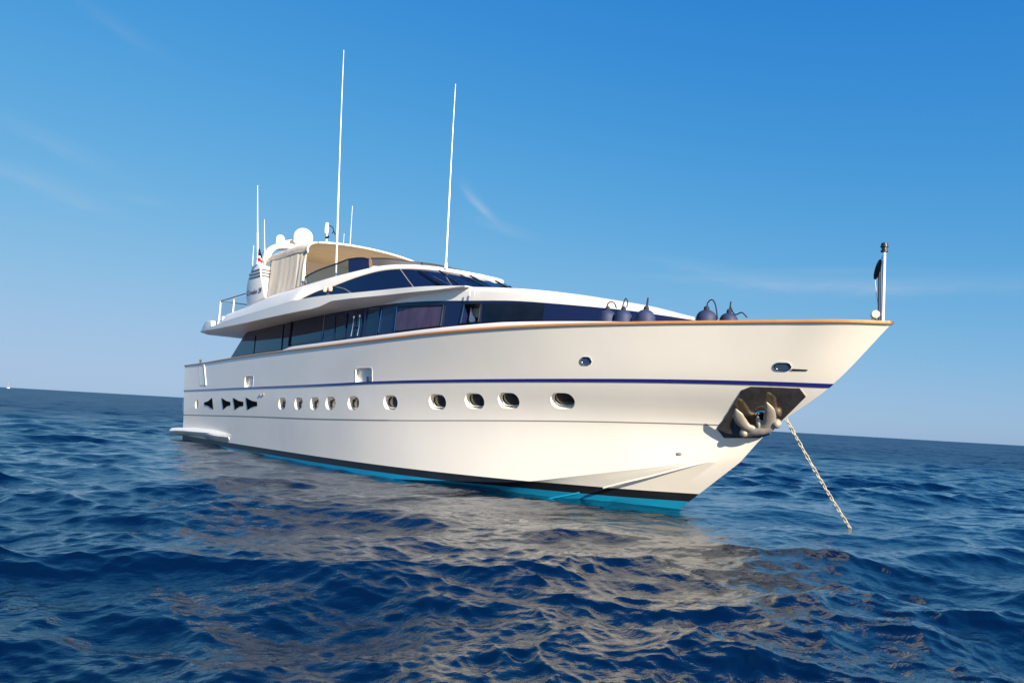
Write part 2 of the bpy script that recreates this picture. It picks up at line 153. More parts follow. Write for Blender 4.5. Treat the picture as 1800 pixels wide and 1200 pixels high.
HOUSE = [(2.0,2.2088,4.1278,4.5),(2.333,2.2102,4.141,4.5),(2.667,2.2119,4.154,4.5),(3.0,2.2136,4.166,4.5),(3.333,2.2155,4.1771,4.5047),(3.667,2.2176,4.1874,4.5093),(4.0,2.22,4.197,4.5138),(4.333,2.2227,4.206,4.5182),(4.667,2.2257,4.2145,4.5226),(5.0,2.2291,4.2227,4.5269),(5.333,2.2326,4.2307,4.5313),(5.667,2.2363,4.2387,4.5356),(6.0,2.24,4.2467,4.5399),(6.333,2.2437,4.255,4.5443),(6.667,2.2474,4.2636,4.5487),(7.0,2.2509,4.2727,4.5532),(7.333,2.2543,4.2822,4.5578),(7.667,2.2573,4.292,4.5625),(8.0,2.26,4.3018,4.5673),(8.333,2.2628,4.3114,4.5723),(8.667,2.266,4.3206,4.5775),(9.0,2.2695,4.3292,4.5828),(9.333,2.2731,4.3371,4.5883),(9.667,2.2765,4.3441,4.594),(10.0,2.2796,4.3498,4.6),(10.333,2.2821,4.3543,4.6069),(10.667,2.284,4.3575,4.6149),(11.0,2.2848,4.3598,4.6236),(11.333,2.2846,4.3613,4.6324),(11.667,2.2831,4.362,4.6409),(12.0,2.28,4.3618,4.6483),(12.333,2.2769,4.3608,4.6544),(12.667,2.2743,4.3591,4.6585),(13.0,2.2708,4.3573,4.66),(13.333,2.2649,4.3545,4.66),(13.667,2.2551,4.3498,4.6595),(14.0,2.24,4.3425,4.6578),(14.333,2.2204,4.3328,4.6544),(14.667,2.1978,4.3209,4.6486),(15.0,2.1713,4.307,4.6399),(15.333,2.14,4.2909,4.6277),(15.667,2.1032,4.272,4.6114),(16.0,2.06,4.2508,4.592),(16.333,2.0117,4.2292,4.5698),(16.667,1.9591,4.2094,4.5448),(17.0,1.9011,4.1916,4.5171),(17.333,1.8362,4.1737,4.4869),(17.667,1.7628,4.1533,4.4548),(18.0,1.68,4.1283,4.4186),(18.333,1.5892,4.0963,4.378),(18.667,1.4909,4.0592,4.3322),(19.0,1.3835,4.0228,4.28),(19.2,1.3137,4.001,4.2446),(19.353,1.2571,3.9842,4.2156),(19.507,1.1972,3.9669,4.1856),(19.66,1.1363,3.9494,4.1555),(19.813,1.0745,3.9314,4.1261),(19.967,1.0099,3.9137,4.0976),(20.12,0.9422,3.896,4.0696),(20.273,0.8696,3.8776,4.0405),(20.427,0.7902,3.8577,4.0092),(20.58,0.7056,3.8361,3.9748),(20.733,0.6214,3.8118,3.9361),(20.887,0.5313,3.7855,3.8948),(21.04,0.4289,3.7602,3.8548),(21.193,0.3062,3.7364,3.8162),(21.347,0.1571,3.7132,3.778),(21.5,0.0,3.69,3.74)]
AFT = [[[(2.436,-2.305,3.245),(2.685,-2.307,3.25),(2.93,-2.309,3.255),(3.172,-2.311,3.26),(3.411,-2.313,3.266),(3.647,-2.315,3.271),(3.879,-2.317,3.276),(4.109,-2.319,3.28),(4.336,-2.321,3.285)],[(2.694,-2.166,3.957),(2.866,-2.168,3.957),(3.036,-2.17,3.957),(3.204,-2.172,3.957),(3.37,-2.174,3.957),(3.535,-2.176,3.957),(3.699,-2.178,3.957),(3.861,-2.18,3.957),(4.022,-2.182,3.957)]],[[(4.443,-2.321,3.292),(4.762,-2.324,3.299),(5.075,-2.328,3.306),(5.382,-2.331,3.312),(5.685,-2.335,3.319),(5.982,-2.338,3.325),(6.273,-2.342,3.331),(6.56,-2.345,3.337),(6.841,-2.348,3.343)],[(4.046,-2.153,4.104),(4.36,-2.155,4.116),(4.669,-2.157,4.127),(4.973,-2.16,4.138),(5.272,-2.162,4.149),(5.566,-2.164,4.16),(5.855,-2.167,4.171),(6.14,-2.169,4.181),(6.419,-2.172,4.191)]],[[(7.504,-2.331,3.48),(7.812,-2.335,3.486),(8.114,-2.337,3.492),(8.411,-2.341,3.498),(8.702,-2.344,3.504),(8.988,-2.347,3.51),(9.268,-2.35,3.515),(9.543,-2.353,3.521),(9.812,-2.356,3.527)],[(7.169,-2.178,4.222),(7.488,-2.18,4.233),(7.799,-2.183,4.244),(8.104,-2.185,4.254),(8.403,-2.187,4.264),(8.697,-2.19,4.274),(8.986,-2.192,4.284),(9.269,-2.195,4.293),(9.546,-2.197,4.303)]]]
PANES = [[[(10.737,-2.369,3.502),(10.816,-2.37,3.503),(10.894,-2.37,3.504),(10.972,-2.37,3.504),(11.049,-2.37,3.505),(11.126,-2.37,3.506),(11.202,-2.37,3.506),(11.277,-2.37,3.507),(11.352,-2.369,3.508)],[(10.384,-2.215,4.26),(10.478,-2.216,4.262),(10.571,-2.216,4.264),(10.664,-2.216,4.266),(10.755,-2.216,4.268),(10.846,-2.216,4.27),(10.937,-2.216,4.271),(11.026,-2.216,4.273),(11.114,-2.216,4.275)]],[[(12.483,-2.358,3.521),(12.566,-2.357,3.522),(12.649,-2.356,3.523),(12.73,-2.355,3.524),(12.811,-2.354,3.525),(12.892,-2.352,3.527),(12.971,-2.351,3.528),(13.05,-2.35,3.529),(13.128,-2.348,3.53)],[(12.277,-2.206,4.289),(12.364,-2.205,4.287),(12.45,-2.205,4.286),(12.536,-2.204,4.284),(12.621,-2.204,4.283),(12.706,-2.204,4.281),(12.789,-2.203,4.28),(12.873,-2.202,4.278),(12.955,-2.202,4.277)]]]
BIG = [[[(13.996,-2.308,3.573),(14.248,-2.291,3.579),(14.492,-2.272,3.586),(14.728,-2.252,3.593),(14.957,-2.231,3.6),(15.179,-2.207,3.607),(15.393,-2.182,3.615),(15.601,-2.156,3.623),(15.803,-2.127,3.631)],[(13.826,-2.185,4.235),(14.093,-2.172,4.223),(14.352,-2.158,4.211),(14.602,-2.141,4.2),(14.844,-2.123,4.19),(15.078,-2.103,4.181),(15.304,-2.081,4.172),(15.522,-2.057,4.164),(15.734,-2.031,4.157)]]]
OPEN = [[(16.421,-2.025,3.662),(16.992,-1.919,3.68),(16.93,-1.841,4.128),(16.408,-1.93,4.145)]]
DOOR = [[[(11.723,-2.368,3.508),(11.792,-2.367,3.509),(11.861,-2.366,3.51),(11.93,-2.365,3.511),(11.998,-2.364,3.512),(12.065,-2.363,3.513),(12.133,-2.362,3.513),(12.2,-2.361,3.514),(12.267,-2.361,3.515)],[(11.48,-2.217,4.265),(11.55,-2.217,4.267),(11.62,-2.216,4.268),(11.69,-2.216,4.269),(11.759,-2.215,4.27),(11.828,-2.214,4.271),(11.896,-2.213,4.272),(11.964,-2.212,4.273),(12.031,-2.211,4.275)]]]
FWD = [[[(17.12,-1.895,3.675),(17.336,-1.849,3.675),(17.545,-1.802,3.677),(17.747,-1.752,3.678),(17.943,-1.7,3.68),(18.132,-1.645,3.683),(18.317,-1.59,3.686),(18.497,-1.534,3.69),(18.673,-1.476,3.694)],[(17.006,-1.826,4.131),(17.234,-1.782,4.118),(17.455,-1.737,4.105),(17.667,-1.689,4.094),(17.872,-1.638,4.084),(18.071,-1.585,4.074),(18.264,-1.53,4.066),(18.451,-1.474,4.058),(18.634,-1.417,4.05)]]]
BARS = [[(7.137,-2.177,4.262),(7.466,-2.342,3.461)],[(9.584,-2.199,4.335),(9.88,-2.362,3.54)],[(13.059,-2.221,4.213),(13.183,-2.342,3.596)],[(4.004,-2.19,3.957),(4.397,-2.328,3.293)],[(6.452,-2.177,4.208),(6.88,-2.356,3.35)]]
RAILS = [[(11.69,-2.305,4.102),(11.764,-2.363,3.809),(11.808,-2.415,3.546)],[(12.025,-2.3,4.112),(12.131,-2.363,3.789),(12.163,-2.411,3.546)]]
BLACKBAR = [(11.684,-2.337,3.793),(12.068,-2.331,3.804)]
WING = [(-1.25,2.4021,4.29,4.35,4.24,2.2088),(-1.0,2.6091,4.2859,4.3549,4.2319,2.2088),(-0.75,2.6687,4.2818,4.3596,4.2232,2.2088),(-0.5,2.7215,4.2777,4.3642,4.2143,2.2088),(-0.25,2.7537,4.2736,4.3687,4.2054,2.2088),(0.0,2.78,4.2695,4.3733,4.1967,2.2088),(0.3,2.8094,4.2646,4.3791,4.1871,2.2088),(0.634,2.8316,4.2591,4.3861,4.1777,2.2088),(0.969,2.8473,4.2536,4.3939,4.1705,2.2088),(1.303,2.861,4.2481,4.4029,4.1655,2.2088),(1.638,2.8766,4.2427,4.413,4.1618,2.2088),(1.972,2.8913,4.2405,4.424,4.1596,2.2088),(2.307,2.9041,4.2416,4.4357,4.1588,2.2101),(2.641,2.9153,4.2426,4.448,4.1592,2.2117),(2.976,2.9251,4.2437,4.4606,4.161,2.2135),(3.31,2.934,4.2447,4.4735,4.1651,2.2154),(3.645,2.942,4.2458,4.4864,4.1714,2.2175),(3.979,2.9495,4.2468,4.4992,4.1795,2.2198),(4.314,2.9567,4.2479,4.5119,4.189,2.2225),(4.648,2.9633,4.2489,4.5247,4.1995,2.2256),(4.983,2.9691,4.2499,4.5376,4.2106,2.2289),(5.317,2.9741,4.2568,4.5508,4.2221,2.2324),(5.652,2.978,4.2641,4.564,4.2334,2.2361),(5.986,2.9807,4.2713,4.5775,4.2443,2.2398),(6.321,2.9821,4.2785,4.5913,4.2543,2.2436),(6.655,2.9819,4.2857,4.6053,4.2633,2.2473),(6.99,2.9801,4.2929,4.6196,4.2724,2.2508),(7.324,2.9775,4.3001,4.6352,4.282,2.2542),(7.659,2.9748,4.3073,4.6525,4.2918,2.2572),(7.993,2.9713,4.3146,4.6703,4.3016,2.2599),(8.328,2.9666,4.3218,4.6874,4.3113,2.2627),(8.662,2.9598,4.329,4.7026,4.3206,2.266),(8.997,2.9504,4.3362,4.7147,4.3292,2.2695),(9.331,2.9377,4.3434,4.7226,4.3372,2.2731),(9.666,2.9211,4.3506,4.7274,4.3441,2.2765),(10.0,2.9,4.3578,4.7299,4.3499,2.2796),(10.15,2.889,4.3647,4.7303,4.3521,2.2808),(10.278,2.8792,4.3768,4.7304,4.3537,2.2818),(10.406,2.8688,4.3888,4.7303,4.3551,2.2826),(10.533,2.8579,4.4009,4.7299,4.3561,2.2833),(10.661,2.8465,4.4163,4.729,4.3567,2.2839),(10.789,2.8346,4.4421,4.7277,4.357,2.2844),(10.917,2.8223,4.4678,4.7259,4.357,2.2847),(11.044,2.8095,4.4936,4.7238,4.3569,2.2849),(11.172,2.7963,4.5194,4.7213,4.3566,2.2849),(11.3,2.7826,4.5255,4.7187,4.3562,2.2847),(11.5,2.7602,4.5265,4.7143,4.3556,2.284),(11.72,2.7346,4.5276,4.7094,4.3553,2.2827),(11.939,2.7077,4.5287,4.7047,4.3556,2.2807),(12.159,2.6789,4.5298,4.7007,4.357,2.2784),(12.378,2.6471,4.5288,4.6975,4.3596,2.2765),(12.598,2.6133,4.5273,4.6952,4.3627,2.2749),(12.817,2.5788,4.5259,4.6932,4.3659,2.2729),(13.037,2.5447,4.5244,4.6915,4.3722,2.2703),(13.257,2.5124,4.523,4.6895,4.3847,2.2666),(13.476,2.483,4.5215,4.6871,4.4033,2.2613),(13.696,2.4577,4.52,4.6839,4.4244,2.2541),(13.915,2.4362,4.5177,4.6797,4.4438,2.2444),(14.135,2.4167,4.5154,4.674,4.4587,2.2324),(14.354,2.3978,4.5131,4.6674,4.4713,2.2191),(14.574,2.3779,4.5108,4.6601,4.4822,2.2044),(14.793,2.3552,4.5085,4.6521,4.4918,2.1882),(15.013,2.3283,4.5062,4.6432,4.5005,2.1701),(15.233,2.2968,4.5039,4.6333,4.5076,2.15),(15.452,2.262,4.5016,4.6225,4.513,2.1276),(15.672,2.2247,4.5022,4.6104,4.5169,2.1026),(15.891,2.1858,4.5087,4.5968,4.5201,2.0748),(16.111,2.1462,4.5153,4.5824,4.5228,2.0443),(16.33,2.1068,4.5219,4.5677,4.5257,2.0121),(16.55,2.0685,4.5285,4.5532,4.5291,1.9781)]
TOP = [(2.35,-2.72,4.79),(4.0,-2.73,4.875),(5.0,-2.74,4.955),(6.8,-2.76,5.094),(8.0,-2.72,5.16),(8.8,-2.665,5.22),(9.2,-2.62,5.251),(9.8,-2.54,5.305),(10.4,-2.45,5.362),(11.5,-2.2,5.47),(12.4,-1.95,5.546),(13.2,-1.65,5.535),(13.9,-1.2,5.475),(14.4,-0.65,5.395),(14.6,0.0,5.355)]
BOT = [(2.35,-2.9,4.437),(4.0,-2.945,4.5),(5.0,-2.96,4.538),(6.8,-2.97,4.611),(8.0,-2.955,4.671),(8.8,-2.93,4.718),(9.2,-2.8,4.8),(9.8,-2.62,4.965),(10.4,-2.48,5.054),(11.5,-2.22,5.273),(12.4,-1.95,5.402),(13.2,-1.65,5.411),(13.9,-1.2,5.363),(14.4,-0.65,5.29),(14.6,0.0,5.25)]
SCRTOP = [(11.75,-1.95,5.837),(12.2,-1.6,5.829),(12.55,-1.0,5.799),(12.7,-0.3,5.814),(12.7,0.3,5.92)]
FIN = [(3.988,-2.6,4.918),(3.789,-2.6,5.474),(3.83,-2.6,5.866),(3.926,-2.6,6.044),(4.05,-2.6,6.217),(4.17,-2.6,6.4),(4.38,-2.6,6.437),(4.652,-2.6,6.434),(4.936,-2.6,6.358),(4.998,-2.6,6.209),(5.112,-2.6,5.954),(5.387,-2.6,5.565),(5.666,-2.6,5.143)]
FINST = [[(4.152,-2.61,6.204),(5.009,-2.61,6.206)],[(4.043,-2.61,6.085),(5.058,-2.61,6.089)],[(3.959,-2.61,5.976),(5.118,-2.61,5.972)]]
FINTXT = [(3.872,-2.61,5.434),(5.323,-2.61,5.4)]
CURT = [(4.955,-2.2,6.611),(7.181,-2.2,6.585),(7.834,-2.15,6.515),(5.766,-2.55,5.141),(8.55,-2.5,5.319),(8.484,-2.4,5.378)]
ANCHOR = {'LF':[(22.935,-0.672,1.951),(22.939,-0.606,1.851),(22.942,-0.505,1.739),(22.987,-0.395,1.647),(23.064,-0.309,1.607)],'RF':[(23.426,-0.51,2.087),(23.435,-0.426,1.967),(23.393,-0.341,1.844),(23.311,-0.274,1.718),(23.199,-0.255,1.633)],'CROWN':[(22.9,-0.348,1.543),(22.962,-0.311,1.538),(23.069,-0.294,1.573),(23.186,-0.254,1.604),(23.302,-0.214,1.651),(23.377,-0.215,1.706),(23.433,-0.194,1.736)],'SHANK':[(23.133,-0.324,1.836),(23.171,-0.329,1.744),(23.151,-0.271,1.601)],'RING':[(23.201,-0.268,1.864),(23.289,-0.223,1.869)],'LIP':[(22.99,-0.145,1.503),(23.063,-0.114,1.514),(23.226,-0.064,1.583)]}
PLATE_N = (0.395, -0.727, -0.562)
BOLL = (0.66, -2.99, 2.98)
FEND = [(20.731, -1.67, 3.562), (21.04, -1.564, 3.553), (21.455, -1.417, 3.533), (22.503, -1.002, 3.506), (22.863, -0.855, 3.468)]

# ------------------------------------------------------------------ helpers
def tag(o, label=None, cat=None, group=None, kind=None):
    for k, v in (('label', label), ('category', cat), ('group', group), ('kind', kind)):
        if v:
            o[k] = v
    return o
def thing(name, label, cat, loc=(0, 0, 0), group=None):
    o = bpy.data.objects.new(name, None)
    o.empty_display_size = 0.3
    coll.objects.link(o)
    o.location = loc
    return tag(o, label, cat, group)
def link(name, me, mat, parent=None, sharp=32, smooth=True):
    o = bpy.data.objects.new(name, me)
    coll.objects.link(o)
    for mt in (mat if isinstance(mat, (list, tuple)) else [mat]):
        me.materials.append(mt)
    if smooth:
        shade(me, sharp)
    if parent:
        o.parent = parent
        bpy.context.view_layer.update()
        o.matrix_parent_inverse = parent.matrix_world.inverted()
    return o
def shade(me, sharp=32):
    bm = bmesh.new()
    bm.from_mesh(me)
    for f in bm.faces:
        f.smooth = True
    for e in bm.edges:
        e.smooth = not (len(e.link_faces) == 2 and e.calc_face_angle(0) > R(sharp))
    bm.to_mesh(me)
    bm.free()
class MB:
    """collects vertices and faces of one mesh"""
    def __init__(s):
        s.v, s.f, s.mi = [], [], []
    def add(s, vs, fs, mi=0):
        b = len(s.v)
        s.v += [tuple(p) for p in vs]
        s.f += [tuple(i + b for i in f) for f in fs]
        s.mi += [mi] * len(fs)
        return s
    def grid(s, rows, closed=False, caps=False, mi=0):
        n, k = len(rows), len(rows[0])
        vs = [p for r in rows for p in r]
        fs = []
        for i in range(n - 1):
            for j in range(k if closed else k - 1):
                a, b = i * k + j, i * k + (j + 1) % k
                fs.append((a, b, b + k, a + k))
        if caps and closed:
            fs.append(tuple(range(k - 1, -1, -1)))
            fs.append(tuple((n - 1) * k + j for j in range(k)))
        return s.add(vs, fs, mi)
    def tube(s, path, r, n=8, caps=True, mi=0):
        path = [Vector(p) for p in path]
        rows = []
        ref = None
        for i, p in enumerate(path):
            t = (path[min(i + 1, len(path) - 1)] - path[max(i - 1, 0)]).normalized()
            if ref is None:
                ref = t.orthogonal().normalized()
            ref = (ref - t * ref.dot(t)).normalized()
            b = t.cross(ref)
            rr = r[i] if isinstance(r, (list, tuple)) else r
            rows.append([p + (ref * math.cos(2 * math.pi * q / n) + b * math.sin(2 * math.pi * q / n)) * rr for q in range(n)])
        return s.grid(rows, True, caps, mi)
    def lathe(s, prof, c, axis=(0, 0, 1), n=20, mi=0):
        ax = Vector(axis).normalized()
        a = ax.orthogonal().normalized()
        b = ax.cross(a)
        c = Vector(c)
        rows = [[c + ax * z + (a * math.cos(2 * math.pi * q / n) + b * math.sin(2 * math.pi * q / n)) * max(r, 1e-4) for q in range(n)] for r, z in prof]
        return s.grid(rows, True, True, mi)
    def box(s, c, size, ax=None, mi=0):
        x, y, z = ax or (Vector((1, 0, 0)), Vector((0, 1, 0)), Vector((0, 0, 1)))
        c = Vector(c)
        vs = [c + x * (size[0] / 2 * i) + y * (size[1] / 2 * j) + z * (size[2] / 2 * k) for i in (-1, 1) for j in (-1, 1) for k in (-1, 1)]
        return s.add(vs, [(0, 1, 3, 2), (4, 6, 7, 5), (0, 4, 5, 1), (2, 3, 7, 6), (0, 2, 6, 4), (1, 5, 7, 3)], mi)
    def prism(s, poly, d, mi=0):
        """polygon (3-D points) pushed along vector d"""
        d = Vector(d)
        p = [Vector(q) for q in poly]
        n = len(p)
        vs = p + [q + d for q in p]
        fs = [tuple(range(n - 1, -1, -1)), tuple(range(n, 2 * n))] + [(i, (i + 1) % n, n + (i + 1) % n, n + i) for i in range(n)]
        return s.add(vs, fs, mi)
    def mesh(s, name, fix=True):
        me = bpy.data.meshes.new(name)
        me.from_pydata(s.v, [], s.f)
        me.polygons.foreach_set('material_index', s.mi)
        if fix:
            bm = bmesh.new()
            bm.from_mesh(me)
            bmesh.ops.remove_doubles(bm, verts=bm.verts, dist=2e-4)
            bmesh.ops.recalc_face_normals(bm, faces=bm.faces)
            bm.to_mesh(me)
            bm.free()
        return me
    def obj(s, name, mat, parent=None, sharp=32, fix=True, bevel=0):
        me = s.mesh(name, fix)
        if bevel:
            bm = bmesh.new()
            bm.from_mesh(me)
            es = [e for e in bm.edges if len(e.link_faces) == 2 and e.calc_face_angle(0) > R(35)]
            bmesh.ops.bevel(bm, geom=es, offset=bevel, segments=3, affect='EDGES', profile=0.5, clamp_overlap=True)
            bm.to_mesh(me)
            bm.free()
        return link(name, me, mat, parent, sharp)
def mir(p):
    return (p[0], -p[1], p[2])
def boolean(o, cutter_mb):
    c = bpy.data.objects.new('cutter', cutter_mb.mesh('cutter'))
    coll.objects.link(c)
    md = o.modifiers.new('cut', 'BOOLEAN')
    md.operation, md.solver, md.object = 'DIFFERENCE', 'EXACT', c
    bpy.context.view_layer.update()
    dg = bpy.context.evaluated_depsgraph_get()
    me = bpy.data.meshes.new_from_object(o.evaluated_get(dg))
    o.modifiers.clear()
    old = o.data
    o.data = me
    bpy.data.meshes.remove(old)
    bpy.data.objects.remove(c)
    return o
def interp_path(pts, n):
    """smooth Catmull-Rom curve through pts with n samples per span"""
    P = [Vector(p) for p in pts]
    P = [P[0] * 2 - P[1]] + P + [P[-1] * 2 - P[-2]]
    out = []
    for i in range(1, len(P) - 2):
        for k in range(n):
            t = k / n
            a, b, c, d = P[i - 1], P[i], P[i + 1], P[i + 2]
            out.append(0.5 * ((2 * b) + (c - a) * t + (2 * a - 5 * b + 4 * c - d) * t * t + (3 * b - a - 3 * c + d) * t ** 3))
    out.append(P[-2].copy())
    return out
def stadium(w, h, n=8):
    """outline of a slot w wide and h high in its own plane"""
    r = h / 2
    pts = []
    for k in range(n + 1):
        a = -math.pi / 2 + math.pi * k / n
        pts.append(((w - h) / 2 + r * math.cos(a), r * math.sin(a)))
    for k in range(n + 1):
        a = math.pi / 2 + math.pi * k / n
        pts.append((-(w - h) / 2 + r * math.cos(a), r * math.sin(a)))
    return pts
def rrect(w, h, r, n=5):
    pts = []
    for cx, cy, a0 in ((w / 2 - r, h / 2 - r, 0), (-w / 2 + r, h / 2 - r, 90), (-w / 2 + r, -h / 2 + r, 180), (w / 2 - r, -h / 2 + r, 270)):
        for k in range(n + 1):
            a = R(a0 + 90 * k / n)
            pts.append((cx + r * math.cos(a), cy + r * math.sin(a)))
    return pts

# ------------------------------------------------------------------ materials
def mat(name, col, rough=0.4, metal=0.0, ior=1.5, coat=0.0, noise=None, bump=None, spec=0.5, trans=0.0, alpha=1.0):
    mt = bpy.data.materials.new(name)
    mt.use_nodes = True
    nt = mt.node_tree
    b = nt.nodes['Principled BSDF']
    b.inputs['Base Color'].default_value = (*col, 1)
    b.inputs['Roughness'].default_value = rough
    b.inputs['Metallic'].default_value = metal
    b.inputs['IOR'].default_value = ior
    b.inputs['Coat Weight'].default_value = coat
    b.inputs['Coat Roughness'].default_value = 0.06
    b.inputs['Specular IOR Level'].default_value = spec
    b.inputs['Transmission Weight'].default_value = trans
    b.inputs['Alpha'].default_value = alpha
    tc = nt.nodes.new('ShaderNodeTexCoord')
    if noise:   # (scale vector, amount, colour towards, detail)
        sc, amt, c2 = noise
        mp = nt.nodes.new('ShaderNodeMapping')
        mp.inputs['Scale'].default_value = sc
        nt.links.new(tc.outputs['Object'], mp.inputs['Vector'])
        nz = nt.nodes.new('ShaderNodeTexNoise')
        nz.inputs['Scale'].default_value = 1.0
        nz.inputs['Detail'].default_value = 5
        nz.inputs['Roughness'].default_value = 0.6
        nt.links.new(mp.outputs[0], nz.inputs['Vector'])
        rp = nt.nodes.new('ShaderNodeMapRange')
        rp.inputs['From Min'].default_value = 0.35
        rp.inputs['From Max'].default_value = 0.75
        rp.inputs['To Max'].default_value = amt
        nt.links.new(nz.outputs['Fac'], rp.inputs['Value'])
        mx = nt.nodes.new('ShaderNodeMix')
        mx.data_type = 'RGBA'
        mx.inputs['A'].default_value = (*col, 1)
        mx.inputs['B'].default_value = (*c2, 1)
        nt.links.new(rp.outputs[0], mx.inputs['Factor'])
        nt.links.new(mx.outputs['Result'], b.inputs['Base Color'])
        rr = nt.nodes.new('ShaderNodeMapRange')
        rr.inputs['To Min'].default_value = rough
        rr.inputs['To Max'].default_value = min(1, rough + 0.12)
        nt.links.new(nz.outputs['Fac'], rr.inputs['Value'])
        nt.links.new(rr.outputs[0], b.inputs['Roughness'])
    if bump:    # (scale vector, strength, distance)
        sc, stg, dist = bump
        mp = nt.nodes.new('ShaderNodeMapping')
        mp.inputs['Scale'].default_value = sc
        nt.links.new(tc.outputs['Object'], mp.inputs['Vector'])
        nz = nt.nodes.new('ShaderNodeTexNoise')
        nz.inputs['Scale'].default_value = 1.0
        nz.inputs['Detail'].default_value = 3
        nt.links.new(mp.outputs[0], nz.inputs['Vector'])
        bp = nt.nodes.new('ShaderNodeBump')
        bp.inputs['Strength'].default_value = stg
        bp.inputs['Distance'].default_value = dist
        nt.links.new(nz.outputs['Fac'], bp.inputs['Height'])
        nt.links.new(bp.outputs[0], b.inputs['Normal'])
    return mt
M = {
    'gel': mat('white_gelcoat', (0.80, 0.77, 0.71), 0.30, coat=0.5, noise=((0.5, 0.5, 0.22), 0.14, (0.68, 0.65, 0.59)), bump=((0.9, 0.9, 0.9), 0.3, 0.022)),
    'white': mat('white_paint', (0.82, 0.80, 0.76), 0.28, coat=0.3, noise=((1.1, 1.1, 1.1), 0.10, (0.70, 0.69, 0.66))),
    'black': mat('boot_black', (0.008, 0.009, 0.014), 0.28, noise=((2.0, 2, 6), 0.5, (0.02, 0.025, 0.03))),
    'cyan': mat('antifouling_cyan', (0.0, 0.25, 0.47), 0.5, noise=((2.2, 2.2, 7), 0.55, (0.0, 0.17, 0.30))),
    'blue': mat('stripe_blue', (0.018, 0.025, 0.20), 0.22, coat=0.5),
    'grey': mat('groove_grey', (0.22, 0.22, 0.23), 0.5),
    'teak': mat('varnished_teak', (0.50, 0.22, 0.06), 0.25, coat=0.6, noise=((1.2, 14, 14), 0.6, (0.62, 0.30, 0.09))),
    'band': mat('navy_gloss', (0.008, 0.014, 0.055), 0.03, ior=1.42, bump=((0.7, 0.7, 0.7), 0.2, 0.006)),
    'pane': mat('dark_glass', (0.004, 0.009, 0.032), 0.015, ior=1.47, bump=((0.6, 0.6, 0.6), 0.2, 0.006)),
    'blackpane': mat('smoked_glass', (0.004, 0.005, 0.009), 0.02, ior=1.45, noise=((1.2, 1.2, 2.5), 0.8, (0.012, 0.014, 0.018))),
    'curtainglass': mat('glass_over_curtain', (0.045, 0.034, 0.072), 0.03, ior=1.35, noise=((6, 6, 0.1), 1.0, (0.085, 0.062, 0.11))),
    'seam': mat('seam_black', (0.004, 0.004, 0.006), 0.4),
    'chrome': mat('polished_steel', (0.75, 0.75, 0.74), 0.12, metal=1.0),
    'port': mat('port_glass', (0.05, 0.043, 0.033), 0.05, ior=1.6, noise=((9, 9, 22), 1.0, (0.012, 0.010, 0.008))),
    'steel': mat('mirror_steel', (0.46, 0.40, 0.31), 0.08, metal=0.90, noise=((9, 9, 2.5), 0.9, (0.21, 0.175, 0.13)), bump=((3, 3, 3), 0.6, 0.02)),
    'galv': mat('galvanised', (0.40, 0.375, 0.335), 0.5, metal=0.45, noise=((9, 9, 9), 0.7, (0.30, 0.24, 0.18)), bump=((16, 16, 16), 0.3, 0.006)),
    'chain': mat('chain_steel', (0.62, 0.58, 0.48), 0.5, metal=0.4, noise=((20, 20, 20), 0.6, (0.36, 0.29, 0.19))),
    'canvas': mat('canvas_cream', (0.66, 0.59, 0.48), 0.85, noise=((2, 2, 2), 0.3, (0.56, 0.49, 0.39)), bump=((5, 5, 2.2), 0.5, 0.03)),
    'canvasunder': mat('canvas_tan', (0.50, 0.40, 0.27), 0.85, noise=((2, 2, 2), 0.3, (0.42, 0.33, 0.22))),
    'hoop': mat('canvas_piping', (0.78, 0.70, 0.55), 0.7),
    'fender': mat('fender_navy', (0.014, 0.026, 0.085), 0.6, noise=((7, 7, 7), 0.6, (0.03, 0.045, 0.115)), bump=((40, 40, 40), 0.3, 0.004)),
    'rope': mat('dark_rope', (0.012, 0.014, 0.025), 0.8),
    'matblack': mat('matt_black', (0.002, 0.002, 0.002), 0.8, spec=0.1),
    'darkgrey': mat('dark_mesh', (0.055, 0.055, 0.065), 0.55),
    'steelblue': mat('throat_steel', (0.10, 0.16, 0.27), 0.2, metal=0.6),
    'lamp': mat('lamp_housing', (0.03, 0.03, 0.035), 0.35),
    'lens': mat('lamp_lens', (0.62, 0.55, 0.42), 0.2),
    'navyred': mat('flag_red', (0.55, 0.02, 0.035), 0.8),
    'navyflag': mat('flag_navy', (0.015, 0.02, 0.10), 0.8),
    'cloth': mat('flag_white', (0.78, 0.77, 0.75), 0.8),
    'blind': mat('cream_blind', (0.62, 0.52, 0.38), 0.8),
    'inside': mat('cabin_dark', (0.02, 0.03, 0.06), 0.5),
    'text': mat('lettering_navy', (0.02, 0.025, 0.06), 0.4),
    'stripegrey': mat('stripe_grey', (0.10, 0.10, 0.115), 0.4),
    'orange': mat('nav_light', (0.9, 0.55, 0.35), 0.3),
}
